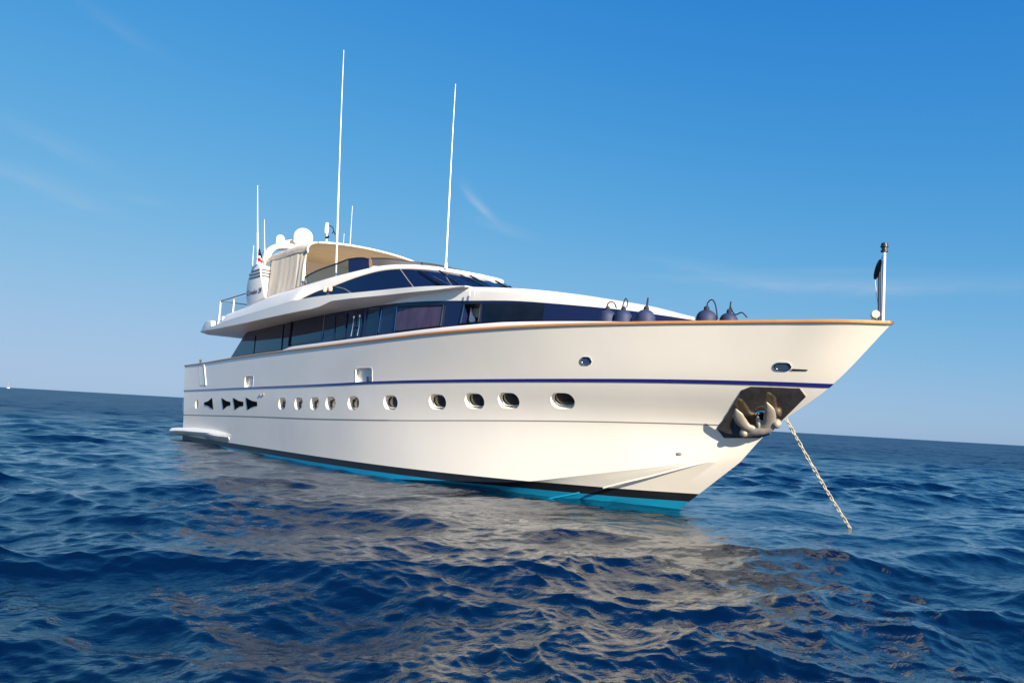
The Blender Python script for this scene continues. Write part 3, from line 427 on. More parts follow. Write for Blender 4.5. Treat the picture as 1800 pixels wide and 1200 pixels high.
# clear tinted panes (flybridge windscreen and rail glass)
def tint(name, col, rough, mixf):
    mt = bpy.data.materials.new(name)
    mt.use_nodes = True
    nt = mt.node_tree
    out = nt.nodes['Material Output']
    nt.nodes.remove(nt.nodes['Principled BSDF'])
    tr = nt.nodes.new('ShaderNodeBsdfTransparent')
    tr.inputs[0].default_value = (*col, 1)
    gl = nt.nodes.new('ShaderNodeBsdfGlossy')
    gl.inputs['Roughness'].default_value = rough
    lw = nt.nodes.new('ShaderNodeLayerWeight')
    lw.inputs[0].default_value = 0.5
    pw = nt.nodes.new('ShaderNodeMath')
    pw.operation = 'POWER'
    nt.links.new(lw.outputs['Facing'], pw.inputs[0])
    pw.inputs[1].default_value = 4.0
    fr = nt.nodes.new('ShaderNodeMath')
    fr.operation = 'MULTIPLY_ADD'
    nt.links.new(pw.outputs[0], fr.inputs[0])
    fr.inputs[1].default_value = 0.5
    fr.inputs[2].default_value = mixf
    mx = nt.nodes.new('ShaderNodeMixShader')
    nt.links.new(fr.outputs[0], mx.inputs[0])
    nt.links.new(tr.outputs[0], mx.inputs[1])
    nt.links.new(gl.outputs[0], mx.inputs[2])
    nt.links.new(mx.outputs[0], out.inputs[0])
    return mt
M['bluetint'] = tint('blue_tinted_acrylic', (0.42, 0.56, 0.74), 0.02, 0.03)
M['clear'] = tint('clear_rail_glass', (0.93, 0.95, 0.96), 0.02, 0.03)

# ------------------------------------------------------------------ sea
def smoothstep(a, b, x):
    t = np.clip((x - a) / (b - a), 0, 1)
    return t * t * (3 - 2 * t)
def make_sea():
    r = [0.0, 0.6, 1.0]
    while r[-1] < 45000:
        q = r[-1]
        r.append(q + 0.1 if q < 2.2 else q * (1.0040 if q < 36 else 1.0085 if q < 260 else 1.03))
    r = np.array(r)
    base = math.atan2(depth.y, depth.x)
    fine = np.linspace(-R(48), R(48), 940)
    coarse = np.linspace(R(48), 2 * math.pi - R(48), 110)[1:-1]
    th = np.concatenate([fine, coarse])
    dth = np.gradient(np.concatenate([th, [2 * math.pi + th[0]]]))[:-1]
    RR, TH = np.meshgrid(r, th, indexing='ij')
    X = CAM.x + RR * np.cos(base + TH)
    Y = CAM.y + RR * np.sin(base + TH)
    dr = np.gradient(r)
    step = np.maximum(dr[:, None] * 1.0, RR * dth[None, :] * 0.8) + 0 * RR
    step = np.maximum(step, 0.02)
    Z = np.zeros_like(X); DX = np.zeros_like(X); DY = np.zeros_like(X)
    wind = base + R(180 + 16)           # waves run towards the camera, a little across
    g = np.random.RandomState(21)
    n = 230
    # the water lies a little calmer close alongside the hull
    hd = np.hypot(np.maximum(0, np.abs(X - 10.0) - 11.0), np.maximum(0, np.abs(Y) - 2.6))
    lee = 0.45 + 0.55 * smoothstep(0.3, 6.0, hd)
    # gusts: patches where the chop is higher or lower
    gust = 1 + 0.22 * np.sin(X * 0.43 + Y * 0.31 + 1.1) * np.sin(Y * 0.37 - X * 0.19) + 0.22 * np.sin(X * 0.13 - Y * 0.22 + 2.0) + 0.12 * np.sin(X * 0.9 + Y * 1.1)
    lam = np.exp(np.linspace(math.log(0.085), math.log(6.5), n)) * (1 + 0.03 * g.randn(n))
    knots = [math.log(v) for v in (0.085, 0.17, 0.5, 1.0, 1.9, 2.8, 4.0, 6.5)]
    for L in lam:
        spread = R(26) + R(34) * float(smoothstep(0.0, 1.0, np.array((math.log(6.5) - math.log(L)) / 3.2)))
        d = wind + g.randn() * spread
        k = 2 * math.pi / L
        slope = WAVE_SLOPE * (0.75 + 0.5 * g.rand())
        slope *= float(np.interp(math.log(L), knots, [0.9, 0.95, 1.0, 1.0, 1.22, 1.12, 0.62, 0.25]))
        a = slope / k
        ph0 = g.rand() * 2 * math.pi
        rows_ok = np.where(step.min(1) / L < 0.38)[0]
        if not len(rows_ok):
            continue
        K = rows_ok[-1] + 1
        w = (1 - smoothstep(0.16, 0.38, step[:K] / L)) * lee[:K]
        if L < 2.5:
            w = w * gust[:K]
        ph = k * (X[:K] * math.cos(d) + Y[:K] * math.sin(d)) + ph0
        s_, c_ = np.sin(ph), np.cos(ph)
        Z[:K] += w * a * c_
        q = CHOP * a * w * s_
        DX[:K] -= q * math.cos(d)
        DY[:K] -= q * math.sin(d)
    X2, Y2 = X + DX, Y + DY
    X2[:3] = X[:3]; Y2[:3] = Y[:3]
    nr, nt_ = X.shape
    # calmer close against the hull
    co_ = np.stack([X2, Y2, Z], -1).reshape(-1, 3)
    idx = np.arange(nr * nt_).reshape(nr, nt_)
    a = idx[:-1, :]; b = idx[1:, :]
    a2 = np.roll(a, -1, 1); b2 = np.roll(b, -1, 1)
    quads = np.stack([a, b, b2, a2], -1).reshape(-1, 4)
    me = bpy.data.meshes.new('water')
    me.vertices.add(len(co_))
    me.vertices.foreach_set('co', co_.astype(np.float32).ravel())
    me.loops.add(quads.size)
    me.loops.foreach_set('vertex_index', quads.astype(np.int32).ravel())
    me.polygons.add(len(quads))
    me.polygons.foreach_set('loop_start', np.arange(0, quads.size, 4, dtype=np.int32))
    me.polygons.foreach_set('loop_total', np.full(len(quads), 4, dtype=np.int32))
    me.polygons.foreach_set('use_smooth', np.ones(len(quads), dtype=bool))
    me.update(calc_edges=True)
    me.validate()
    mt = bpy.data.materials.new('sea_water')
    mt.use_nodes = True
    nt = mt.node_tree
    b = nt.nodes['Principled BSDF']
    b.inputs['Base Color'].default_value = (*SEA_COL, 1)
    b.inputs['Roughness'].default_value = 0.03
    b.inputs['IOR'].default_value = 1.72
    b.inputs['Specular Tint'].default_value = (0.66, 0.86, 1.0, 1)
    tc = nt.nodes.new('ShaderNodeTexCoord')
    # far off, where single waves are smaller than the mesh, their slopes tilt the surface directly
    geo = nt.nodes.new('ShaderNodeNewGeometry')
    ln = nt.nodes.new('ShaderNodeVectorMath')
    ln.operation = 'DISTANCE'
    nt.links.new(tc.outputs['Object'], ln.inputs[0])
    ln.inputs[1].default_value = (CAM.x, CAM.y, 0)
    mr = nt.nodes.new('ShaderNodeMapRange')
    mr.inputs['From Min'].default_value = 6
    mr.inputs['From Max'].default_value = 70
    mr.inputs['To Min'].default_value = FAR_SLOPE * 0.06
    mr.inputs['To Max'].default_value = FAR_SLOPE
    nt.links.new(ln.outputs['Value'], mr.inputs['Value'])
    rg = nt.nodes.new('ShaderNodeMapRange')     # waves too small to build there act as roughness
    rg.interpolation_type = 'SMOOTHSTEP'
    rg.inputs['From Min'].default_value = 10
    rg.inputs['From Max'].default_value = 80
    rg.inputs['To Min'].default_value = 0.03
    rg.inputs['To Max'].default_value = 0.37
    nt.links.new(ln.outputs['Value'], rg.inputs['Value'])
    nt.links.new(rg.outputs[0], b.inputs['Roughness'])
    nf = nt.nodes.new('ShaderNodeTexNoise')
    nf.inputs['Scale'].default_value = 1.1
    nf.inputs['Detail'].default_value = 6
    nf.inputs['Roughness'].default_value = 0.75
    mpf = nt.nodes.new('ShaderNodeMapping')
    mpf.inputs['Rotation'].default_value = (0, 0, -wind)
    mpf.inputs['Scale'].default_value = (1.0, 0.5, 1.0)
    nt.links.new(tc.outputs['Object'], mpf.inputs['Vector'])
    nt.links.new(mpf.outputs[0], nf.inputs['Vector'])
    sb_ = nt.nodes.new('ShaderNodeVectorMath')
    sb_.operation = 'SUBTRACT'
    nt.links.new(nf.outputs['Color'], sb_.inputs[0])
    sb_.inputs[1].default_value = (0.5, 0.5, 0.5)
    fl_ = nt.nodes.new('ShaderNodeVectorMath')
    fl_.operation = 'MULTIPLY'
    nt.links.new(sb_.outputs[0], fl_.inputs[0])
    fl_.inputs[1].default_value = (1, 1, 0)
    sc_ = nt.nodes.new('ShaderNodeVectorMath')
    sc_.operation = 'SCALE'
    nt.links.new(fl_.outputs[0], sc_.inputs[0])
    nt.links.new(mr.outputs[0], sc_.inputs['Scale'])
    # longer seas beyond the mesh's reach, seen as streaks towards the horizon
    nl_ = nt.nodes.new('ShaderNodeTexNoise')
    nl_.inputs['Scale'].default_value = 0.16
    nl_.inputs['Detail'].default_value = 4
    nl_.inputs['Roughness'].default_value = 0.7
    nt.links.new(mpf.outputs[0], nl_.inputs['Vector'])
    s2_ = nt.nodes.new('ShaderNodeVectorMath')
    s2_.operation = 'SUBTRACT'
    nt.links.new(nl_.outputs['Color'], s2_.inputs[0])
    s2_.inputs[1].default_value = (0.5, 0.5, 0.5)
    f2_ = nt.nodes.new('ShaderNodeVectorMath')
    f2_.operation = 'MULTIPLY'
    nt.links.new(s2_.outputs[0], f2_.inputs[0])
    f2_.inputs[1].default_value = (1, 1, 0)
    m2_ = nt.nodes.new('ShaderNodeMapRange')
    m2_.inputs['From Min'].default_value = 35
    m2_.inputs['From Max'].default_value = 160
    m2_.inputs['To Max'].default_value = 1.1
    nt.links.new(ln.outputs['Value'], m2_.inputs['Value'])
    c2_ = nt.nodes.new('ShaderNodeVectorMath')
    c2_.operation = 'SCALE'
    nt.links.new(f2_.outputs[0], c2_.inputs[0])
    nt.links.new(m2_.outputs[0], c2_.inputs['Scale'])
    a2_ = nt.nodes.new('ShaderNodeVectorMath')
    nt.links.new(sc_.outputs[0], a2_.inputs[0])
    nt.links.new(c2_.outputs[0], a2_.inputs[1])
    ad_ = nt.nodes.new('ShaderNodeVectorMath')
    nt.links.new(geo.outputs['Normal'], ad_.inputs[0])
    nt.links.new(a2_.outputs[0], ad_.inputs[1])
    prev = nt.nodes.new('ShaderNodeVectorMath')
    prev.operation = 'NORMALIZE'
    nt.links.new(ad_.outputs[0], prev.inputs[0])
    for sc, stx, dist, det in ((2.6, 1.6, 0.045, 5), (8.0, 1.5, 0.017, 5)):
        mp = nt.nodes.new('ShaderNodeMapping')
        mp.inputs['Rotation'].default_value = (0, 0, -(wind))
        mp.inputs['Scale'].default_value = (sc, sc / stx, sc)
        nt.links.new(tc.outputs['Object'], mp.inputs['Vector'])
        nz = nt.nodes.new('ShaderNodeTexNoise')
        nz.inputs['Scale'].default_value = 1.0
        nz.inputs['Detail'].default_value = det
        nz.inputs['Roughness'].default_value = 0.55
        nz.inputs['Distortion'].default_value = 0.4
        nt.links.new(mp.outputs[0], nz.inputs['Vector'])
        bp = nt.nodes.new('ShaderNodeBump')
        bp.inputs['Strength'].default_value = RIPPLE
        bp.inputs['Distance'].default_value = dist
        nt.links.new(nz.outputs['Fac'], bp.inputs['Height'])
        nt.links.new(prev.outputs[0], bp.inputs['Normal'])
        prev = bp
    nt.links.new(prev.outputs[0], b.inputs['Normal'])
    me.materials.append(mt)
    o = bpy.data.objects.new('water', me)
    coll.objects.link(o)
    return tag(o, kind='structure')
WAVE_SLOPE, CHOP, RIPPLE, FAR_SLOPE = 0.0245, 1.15, 0.8, 1.45
SEA_COL = (0.0002, 0.0042, 0.016)
make_sea()

# ------------------------------------------------------------------ yacht: hull
yacht = thing('motor_yacht', 'large white motor yacht with navy window band lying at anchor', 'yacht', (12, 0, 0))
NS = len(ROWS['sheer'])
order = ['bottom', 'chine', 'low', 'stripe', 'sheer']
def crom(p0, p1, p2, p3, t):
    return 0.5 * (2 * p1 + (p2 - p0) * t + (2 * p0 - 5 * p1 + 4 * p2 - p3) * t * t + (3 * p1 - p0 - 3 * p2 + p3) * t ** 3)
SEC = []    # per station: outer skin from the keel to the sheer, starboard side
for j in range(NS):
    pts = [np.array((ROWS[k][j][0], -ROWS[k][j][1], ROWS[k][j][2])) for k in order]
    bx = pts[0][0]
    keel = np.array((bx - 0.75 * max(0.0, (bx - 15) / 6.3) ** 2, 0.0, -1.0))
    sec = [keel]
    for t in (0, 0.5):
        sec.append(pts[0] * (1 - t) + pts[1] * t)
    top = pts[1:]
    ext = [top[0] * 2 - top[1]] + top + [top[-1] * 2 - top[-2]]
    for i in range(1, 4):
        for t in (0, 0.2, 0.4, 0.6, 0.8):
            sec.append(crom(ext[i - 1], ext[i], ext[i + 1], ext[i + 2], t))
    sec.append(top[-1])
    if j == NS - 1:
        for p in sec:
            p[1] = 0
    SEC.append(np.array(sec))
SEC = np.array(SEC)
def hull_at(j, z):
    s_ = SEC[j][3:]
    return Vector((np.interp(z, s_[:, 2], s_[:, 0]), np.interp(z, s_[:, 2], s_[:, 1]), z))
def hull_pt(x, z, off=0.0):
    """point on the starboard skin at x, z, pushed out by off; also returns the outward normal"""
    L = [hull_at(j, z) for j in range(NS)]
    xs = [p.x for p in L]
    ys = [p.y for p in L]
    def P(xx, zz):
        L2 = L if zz == z else [hull_at(j, zz) for j in range(NS)]
        return Vector((xx, float(np.interp(xx, [p.x for p in L2], [p.y for p in L2])), zz))
    p = P(x, z)
    tx = (P(min(x + 0.12, max(xs)), z) - P(x - 0.12, z)).normalized()
    tz = (P(x, z + 0.1) - P(x, z - 0.1)).normalized()
    n = tx.cross(tz)
    if n.y > 0:
        n = -n
    n.normalize()
    return p + n * off, n, tx, tz
def hull_mesh():
    stb, rows = [], []
    for j in range(NS):
        s_ = SEC[j]
        sh = s_[-1]
        f = j / (NS - 1)
        last = j == NS - 1
        b = -sh[1]
        xi = sh[0] - 0.12 * max(0, (sh[0] - 20) / 5.3) ** 2
        xd = sh[0] - 1.0 * max(0, (sh[0] - 20) / 5.3) ** 2
        inner = np.array((xi, -(b - min(0.12, 0.5 * b)), sh[2]))
        drop = 0.75 - 0.42 * min(1.0, max(0.0, (sh[0] - 14) / 5.0))
        bd = -np.interp(sh[2] - drop, s_[3:, 2], s_[3:, 1])
        deckp = np.array((xd, -max(0.0, bd - 0.10 - 0.45 * max(0, (sh[0] - 20) / 5.3)), sh[2] - drop))
        cen = np.array((xd, 0, sh[2] - drop + 0.03))
        ring = list(s_) + [inner, deckp, cen]
        if last:
            ring = [np.array((p[0], 0, p[2])) for p in ring]
        rows.append(ring)
    mb = MB()
    mb.grid(rows)
    mb.grid([[mir(p) for p in r] for r in rows])
    # transom
    a = rows[0]
    mb.grid([[tuple(p) for p in a], [mir(p) for p in a]])
    return mb
hull_mb = hull_mesh()
hull = hull_mb.obj('hull', M['gel'], yacht, sharp=14)

cut = MB()
port_frames = []
def slot_frame(x, z):
    p, n, tx, tz = hull_pt(x, z)
    tx = (tx - n * tx.dot(n)).normalized()
    tz = n.cross(tx)
    if tz.z < 0:
        tz = -tz
    return p, n, tx, tz
for i, (x, y, z) in enumerate(PORTS):
    p, n, tx, tz = slot_frame(x, z)
    w, h = (0.40, 0.34) if i == 0 else (0.54, 0.345)
    dep = 0.15
    cut.prism([p + tx * a + tz * b + n * 0.15 for a, b in stadium(w, h)], n * -(0.15 + dep))
    port_frames.append((p, n, tx, tz, w, h, dep))
fair_frames = []
for (x, y, z) in FAIR:
    p, n, tx, tz = slot_frame(x, z)
    cut.prism([p + tx * a + tz * b + n * 0.15 for a, b in rrect(0.80, 0.42, 0.09)], n * -0.26)
    fair_frames.append((p, n, tx, tz))
boolean(hull, cut)

# split the painted bottom off: white topsides, black boot stripe, cyan antifouling
def bisect_keep(src, planes):
    bm = bmesh.new()
    bm.from_mesh(src)
    for c, n, keep_above in planes:
        bmesh.ops.bisect_plane(bm, geom=bm.verts[:] + bm.edges[:] + bm.faces[:], plane_co=c, plane_no=n,
                               clear_inner=keep_above, clear_outer=not keep_above)
    me = bpy.data.meshes.new('hull')
    bm.to_mesh(me)
    bm.free()
    return me
tn = Vector((-0.0095, 0, 1)).normalized()
up_c, lo_c = Vector((0, 0, 0.13)), Vector((0, 0, -0.035))
full = hull.data
top_me = bisect_keep(full, [(up_c, tn, True)])
boot_me = bisect_keep(full, [(up_c, tn, False), (lo_c, tn, True)])
anti_me = bisect_keep(full, [(lo_c, tn, False)])
for me in (top_me, boot_me, anti_me):
    me.materials.clear()
top_me.materials.append(M['gel'])
hull.data = top_me
shade(top_me, 14)
link('boot_stripe', boot_me, M['black'], hull, 14)
link('antifouling', anti_me, M['cyan'], hull, 14)

def hull_strip(name, mt, zrow, half, th, j0=0, j1=NS - 1, both=True):
    rows = []
    for j in range(j0, j1 + 1):
        zc = ROWS[zrow][j][2]
        hh = half(ROWS[zrow][j][0])
        a, b = hull_at(j, zc + hh), hull_at(j, zc - hh)
        jn, jp = min(j + 1, NS - 1), max(j - 1, 0)
        t = hull_at(jn, zc) - hull_at(jp, zc)
        n = Vector((-t.y, t.x, 0)).normalized()
        if n.y > 0:
            n = -n
        if j == NS - 1:
            n = Vector((1, 0, 0))
            a.y = b.y = 0
        rows.append([a - n * 0.01, a + n * th, b + n * th, b - n * 0.01])
    mb = MB().grid(rows, True, True)
    if both:
        mb.grid([[mir(p) for p in r] for r in rows], True, True)
    return mb.obj(name, mt, hull)
hull_strip('cove_stripe', M['blue'], 'stripe', lambda x: 0.026 + 0.0006 * max(0, x - 12), 0.012)
hull_strip('styling_line', M['grey'], 'low', lambda x: 0.016 if x < 15 else 0.011, 0.004)

# spray rails under the chine
def spray_rail(pts):
    rows = []
    P = interp_path([hull_pt(x, z)[0] for x, y, z in pts], 6)
    for i, p in enumerate(P):
        f = i / (len(P) - 1)
        w = 0.004 * (1 - f) + 0.003
        n = hull_pt(p.x, p.z)[1]
        n = Vector((n.x, n.y, 0)).normalized()
        rows.append([p - n * 0.03 + up * 0.026, p + n * w + up * 0.004, p + n * w - up * 0.006, p - n * 0.03 - up * 0.02])
    return rows
for pts, mt in ((RAIL1, M['gel']), (RAIL2, M['cyan'])):
    rows = spray_rail(pts)
    MB().grid(rows, True, True).obj('spray_rail', mt, hull)
    MB().grid([[mir(q) for q in r] for r in rows], True, True).obj('spray_rail', mt, hull)

# teak cap rail and the white coaming inside it
def cap_rows(side):
    rows = []
    for j in range(NS):
        p = Vector(SEC[j][-1])
        t = Vector(SEC[min(j + 1, NS - 1)][-1]) - Vector(SEC[max(j - 1, 0)][-1])
        n = Vector((-t.y, t.x, 0)).normalized()
        if n.y > 0:
            n = -n
        if j == NS - 1:
            n = Vector((1, 0, 0))
        w = min(0.15, 0.02 + -p.y * 0.6)
        o_ = 0.028
        rows.append([p + n * o_ - up * 0.012, p + n * (o_ + 0.006) + up * 0.012, p + n * o_ + up * 0.034, p - n * w + up * 0.038, p - n * w + up * 0.002])
    if side > 0:
        rows = [[Vector(mir(q)) for q in r] for r in rows]
    return rows
cap = MB().grid(cap_rows(-1), True, True).grid(cap_rows(1), True, True)
cap.obj('cap_rail', M['teak'], yacht, sharp=50)
rows = []
for j in range(NS):
    p = Vector(SEC[j][-1])
    if not 8.4 < p.x < 21.6:
        continue
    e = min(1, (p.x - 8.4) / 0.9) * min(1, (21.6 - p.x) / 3.0)
    hh = 0.045 + 0.10 * e
    rows.append([p + Vector((0, 0.12, 0.0)), p + Vector((0, 0.12, hh - 0.03)), p + Vector((0, 0.14, hh)), p + Vector((0, 0.30, hh)), p + Vector((0, 0.30, 0.0))])
MB().grid(rows, True, True).grid([[mir(q) for q in r] for r in rows], True, True).obj('bulwark_coaming', M['white'], yacht)

# portholes
for i, (p, n, tx, tz, w, h, dep) in enumerate(port_frames):
    if i == 0:
        g = MB().prism([p + tx * a + tz * b - n * (dep - 0.003) for a, b in stadium(w * 0.8, h * 0.8)], n * 0.02)
        g.obj('exhaust_port', M['white'], yacht)
        continue
    g = MB().prism([p + tx * a + tz * b - n * (dep - 0.002) for a, b in stadium(w - 0.05, h - 0.05)], n * 0.012)
    po = g.obj('porthole', M['port'], yacht)
    ring = MB()
    outer = stadium(w - 0.012, h - 0.012)
    inner = stadium(w - 0.09, h - 0.09)
    rows = []
    for (a, b), (c, d) in zip(outer, inner):
        base = p - n * (dep - 0.001)
        rows.append([base + tx * a + tz * b, base + tx * a + tz * b + n * 0.03, base + tx * c + tz * d + n * 0.042, base + tx * c + tz * d])
    rows.append(rows[0])
    ring.grid(rows, True)
    ring.obj('porthole_frame', M['chrome'], po)
# engine room vents
for v in VENTS:
    poly = [hull_pt(x, z, 0.002)[0] for x, y, z in v]
    n = hull_pt(v[0][0], v[0][2])[1]
    vt = MB().prism(poly, n * 0.008).obj('engine_vent', M['matblack'], yacht)
    c = sum(poly, Vector()) / len(poly)
    lou = MB()
    zs = [q.z for q in poly]
    xs_ = [q.x for q in poly]
    for k in range(5):
        z = min(zs) + (max(zs) - min(zs)) * (k + 1) / 6.0
        # louvre blade between the sloping sides
        cross = []
        for q in range(len(poly)):
            a, b = poly[q], poly[(q + 1) % len(poly)]
            if (a.z - z) * (b.z - z) < 0:
                t = (z - a.z) / (b.z - a.z)
                cross.append(a.lerp(b, t))
        if len(cross) >= 2:
            cross.sort(key=lambda q: q.x)
            a, b = cross[0] + n * 0.012, cross[-1] + n * 0.012
            lou.tube([a.lerp(b, 0.06), a.lerp(b, 0.94)], 0.008, 4)
    lou.obj('louvre', M['matblack'], vt)
# mooring fairleads in the bulwark
for k, (p, n, tx, tz) in enumerate(fair_frames):
    rim = rrect(0.80, 0.425, 0.09)
    rin = rrect(0.76, 0.38, 0.08)
    rows = [[p + tx * a + tz * b - n * 0.01, p + tx * a + tz * b + n * 0.003, p + tx * c + tz * d + n * 0.003, p + tx * c + tz * d - n * 0.03] for (a, b), (c, d) in zip(rim, rin)]
    rows.append(rows[0])
    fl = MB().grid(rows, True).obj('fairlead', M['white'], yacht)
    MB().prism([p + tx * a + tz * b - n * 0.108 for a, b in rrect(0.80, 0.42, 0.09)], n * 0.02).obj('fairlead_back', M['white'], fl)
    cl = MB()
    base = p - n * 0.08 + tx * 0.16
    for s_ in (-1, 1):
        cl.tube([base + tx * (0.10 * s_) - tz * 0.17, base + tx * (0.10 * s_) - tz * 0.02], 0.028, 8)
    cl.tube([base - tx * 0.13 - tz * 0.17, base + tx * 0.13 - tz * 0.17], 0.026, 8)
    if k == 1:
        cl.obj('cleat', M['stripegrey'], fl)
# bright oval hawse rings near the bow
for (x, y, z) in CHROME:
    p, n, tx, tz = slot_frame(x, z)
    s1 = 0.62 if x < 22 else 0.76
    path = [p + tx * a + tz * b + n * 0.004 for a, b in stadium(0.33 * s1, 0.135, 10)]
    ringm = MB().tube(path + [path[0], path[1]], 0.016, 8, caps=False)
    hr = ringm.obj('hawse_ring', M['chrome'], yacht)
    MB().prism([p + tx * a + tz * b + n * 0.003 for a, b in stadium(0.31 * s1, 0.12, 10)], n * 0.004).obj('hawse_throat', M['steelblue'], hr)
a, b = (hull_pt(x, z, 0.006)[0] for x, y, z in SLOT)
MB().tube([a, b], [0.014, 0.010], 6).obj('scupper_slot', M['matblack'], yacht)
x, y, z = DRAIN[0]
p, n, tx, tz = slot_frame(x, z)
MB().prism([p + tx * a + tz * b for a, b in rrect(0.085, 0.05, 0.015)], n * 0.02).obj('drain_outlet', M['galv'], yacht, bevel=0.004)
for (x, y, z) in MARK:
    p, n, tx, tz = slot_frame(x, z)
    MB().prism([p + tx * a + tz * b for a, b in rrect(0.09, 0.07, 0.02)], n * 0.03).obj('drain_outlet', M['grey'], yacht, bevel=0.006)
# boarding gate outline in the bulwark
g = [hull_pt(x, z, 0.004)[0] for x, y, z in GATE]
gt = MB().tube([g[1], g[2]], 0.022, 6).obj('boarding_gate', M['white'], yacht)
MB().tube([g[0], g[3]], 0.006, 5).tube([g[3], g[2]], 0.008, 5).obj('gate_seam', M['grey'], gt)
MB().lathe([(0.03, -0.02), (0.03, 0.05), (0.045, 0.07), (0.04, 0.11), (0.0, 0.13)], BOLL).obj('bollard', M['lamp'], yacht)

# side wing and swim platform at the stern
rows = []
for k in range(40):
    t = k / 39
    x = -1.05 + 6.4 * t
    w = 0.40 * (1 - t ** 1.7) * float(smoothstep(-0.03, 0.05, np.array(t))) ** 0.5 + 0.02
    zt = float(np.interp(x, [-1.05, 0, 1, 3, 5.4], [0.38, 0.45, 0.49, 0.52, 0.48]))
    zb = zt - 0.27 + 0.17 * t ** 3
    yi, yo = -2.92, -(3.08 + float(w))
    m_ = (zt + zb) / 2
    rows.append([(x, yi, zt), (x, yo + 0.10 * float(w) / 0.45, zt - 0.01), (x, yo + 0.02, m_ + 0.05), (x, yo, m_), (x, yo + 0.04, m_ - 0.06), (x, yo + 0.14 * float(w) / 0.45, zb), (x, yi, zb - 0.04)])
pl_ = MB().grid(rows, True, True).grid([[mir(q) for q in r] for r in rows], True, True)
pl_.box((-0.75, 0, 0.26), (1.3, 5.7, 0.16))
pl_.obj('swim_platform', M['white'], yacht, sharp=50)
MB().grid([[(x, -2.95, 0.40), (x, -3.08 - 0.22 * s_, 0.36), (x, -3.06 - 0.08 * s_, 0.16), (x, -2.95, 0.14)] for x, s_ in ((2.2, 0.2), (3.0, 0.9), (4.2, 1.0), (5.0, 0.3))], True, True).obj('platform_bracket', M['white'], yacht, sharp=60)
qm = MB()
qm.lathe([(0.0, 0), (0.12, 0.01), (0.20, 0.05), (0.24, 0.15), (0.25, 0.4), (0.23, 0.62), (0.16, 0.74), (0.0, 0.78)], (-0.95, -2.78, 0.95), n=16)
qm.obj('stern_fairing', M['white'], yacht)

# ------------------------------------------------------------------ yacht: deckhouse, window band, coachroof
rows_band, rows_roof = [], []
for x, b, zb, zc in HOUSE:
    rake = max(0, (3.95 - x)) * 0.0
    bb = max(b, 0.0)
    tk = 0.20 * min(1.0, bb)        # the house sides lean inwards
    rows_band.append([(x, -(bb + tk * (zb - 0.45 - z)) if bb > 0 else 0, z) for z in (2.35, zb - 0.30, zb)])
    bb = max(0.0, bb - tk * 0.45)
    crown = min(0.05, 0.05 * bb)
    rows_roof.append([(x, -bb * 0.985, zb - 0.0), (x, -(bb + 0.012 * min(1, bb)), zb + 0.004), (x, -(bb + 0.02 * min(1, bb)), zb + 0.6 * (zc - zb)), (x, -(bb + 0.018 * min(1, bb)), zb + 0.86 * (zc - zb)), (x, -bb * 0.99, zc - 0.006),
                      (x, -bb * 0.93, zc + 0.006), (x, -bb * 0.6, zc + crown * 0.7), (x, 0, zc + crown)])
# aft end leans forward: slide the first stations
def lean(p, z0=3.22, z1=4.16):
    x, y, z = p
    if x < 3.2:
        k = (3.2 - x) / 1.2
        x = x + k * 0.85 * (z - z0) / (z1 - z0)
    return (x, y, z)
rows_band = [[lean(p) for p in r] for r in rows_band]
rows_band = [[p for p in r] + [(r[2][0], 0, r[2][2] - 0.004)] for r in rows_band]
bandm = MB().grid(rows_band).grid([[mir(p) for p in r] for r in rows_band])
a = rows_band[0]
bandm.grid([a, [mir(p) for p in a]])
# floor so that the band is a closed shell
bandm.grid([[r[0] for r in rows_band], [mir(r[0]) for r in rows_band]])
band = bandm.obj('window_band', M['band'], yacht, sharp=40)
rows_roof = [[lean(p) for p in r] for r in rows_roof]
MB().grid(rows_roof).grid([[mir(p) for p in r] for r in rows_roof]).obj('coachroof', M['white'], yacht, sharp=50)

OUT = Vector((0, -1, 0))
def outn(q):
    a, b, d = Vector(q[0]), Vector(q[1]), Vector(q[-1])
    n = (b - a).cross(d - a).normalized()
    return n if n.dot(Vector((0.3, -1, 0))) > 0 else -n
# the open window: a real opening with the cabin behind
q = [Vector(p) for p in OPEN[0]]
n = outn(q)
boolean(band, MB().prism([p + n * 0.1 for p in q], n * -0.65))
shade(band.data, 40)
def panel(name, g, mt, parent, th=0.008):
    """window pane following the curved house side; g = points along its foot and along its head"""
    lo, hi = [Vector(p) for p in g[0]], [Vector(p) for p in g[1]]
    rows = []
    for i in range(len(lo)):
        k0, k1 = max(i - 1, 0), min(i + 1, len(lo) - 1)
        n = (lo[k1] - lo[k0]).cross(hi[i] - lo[i]).normalized()
        if n.y > 0:
            n = -n
        rows.append([lo[i] - n * 0.02, lo[i] + n * th, hi[i] + n * th, hi[i] - n * 0.02])
    return MB().grid(rows, True, True).obj(name, mt, parent)
def rim(name, q, mt, parent, r=0.014):
    if len(q) == 2:
        q = list(q[0]) + list(q[1])[::-1]
    q = [Vector(p) for p in q]
    n = outn([q[0], q[len(q) // 2 - 1], q[len(q) // 2], q[-1]])
    pts = []
    for i in range(len(q)):
        a, b = q[i], q[(i + 1) % len(q)]
        pts += [a.lerp(b, t) for t in ((0.04, 0.35, 0.65, 0.96) if (b - a).length > 0.35 else (0.1, 0.9))]
    pts = [p + n * 0.012 for p in pts]
    return MB().tube(pts + [pts[0]], r, 6, caps=False).obj(name, mt, parent)
for g in AFT + PANES + DOOR + FWD:
    w = panel('side_door' if g in DOOR else 'side_window', g, M['blackpane'] if g in FWD else M['pane'], yacht)
    if g in PANES:
        rim('window_frame', g, M['band'], w, 0.016)
w = panel('side_window', BIG[0], M['curtainglass'], yacht)
w['label'] = 'wide side window with drawn mauve curtains behind it'
rim('window_frame', BIG[0], M['seam'], w, 0.02)
g = BIG[0]
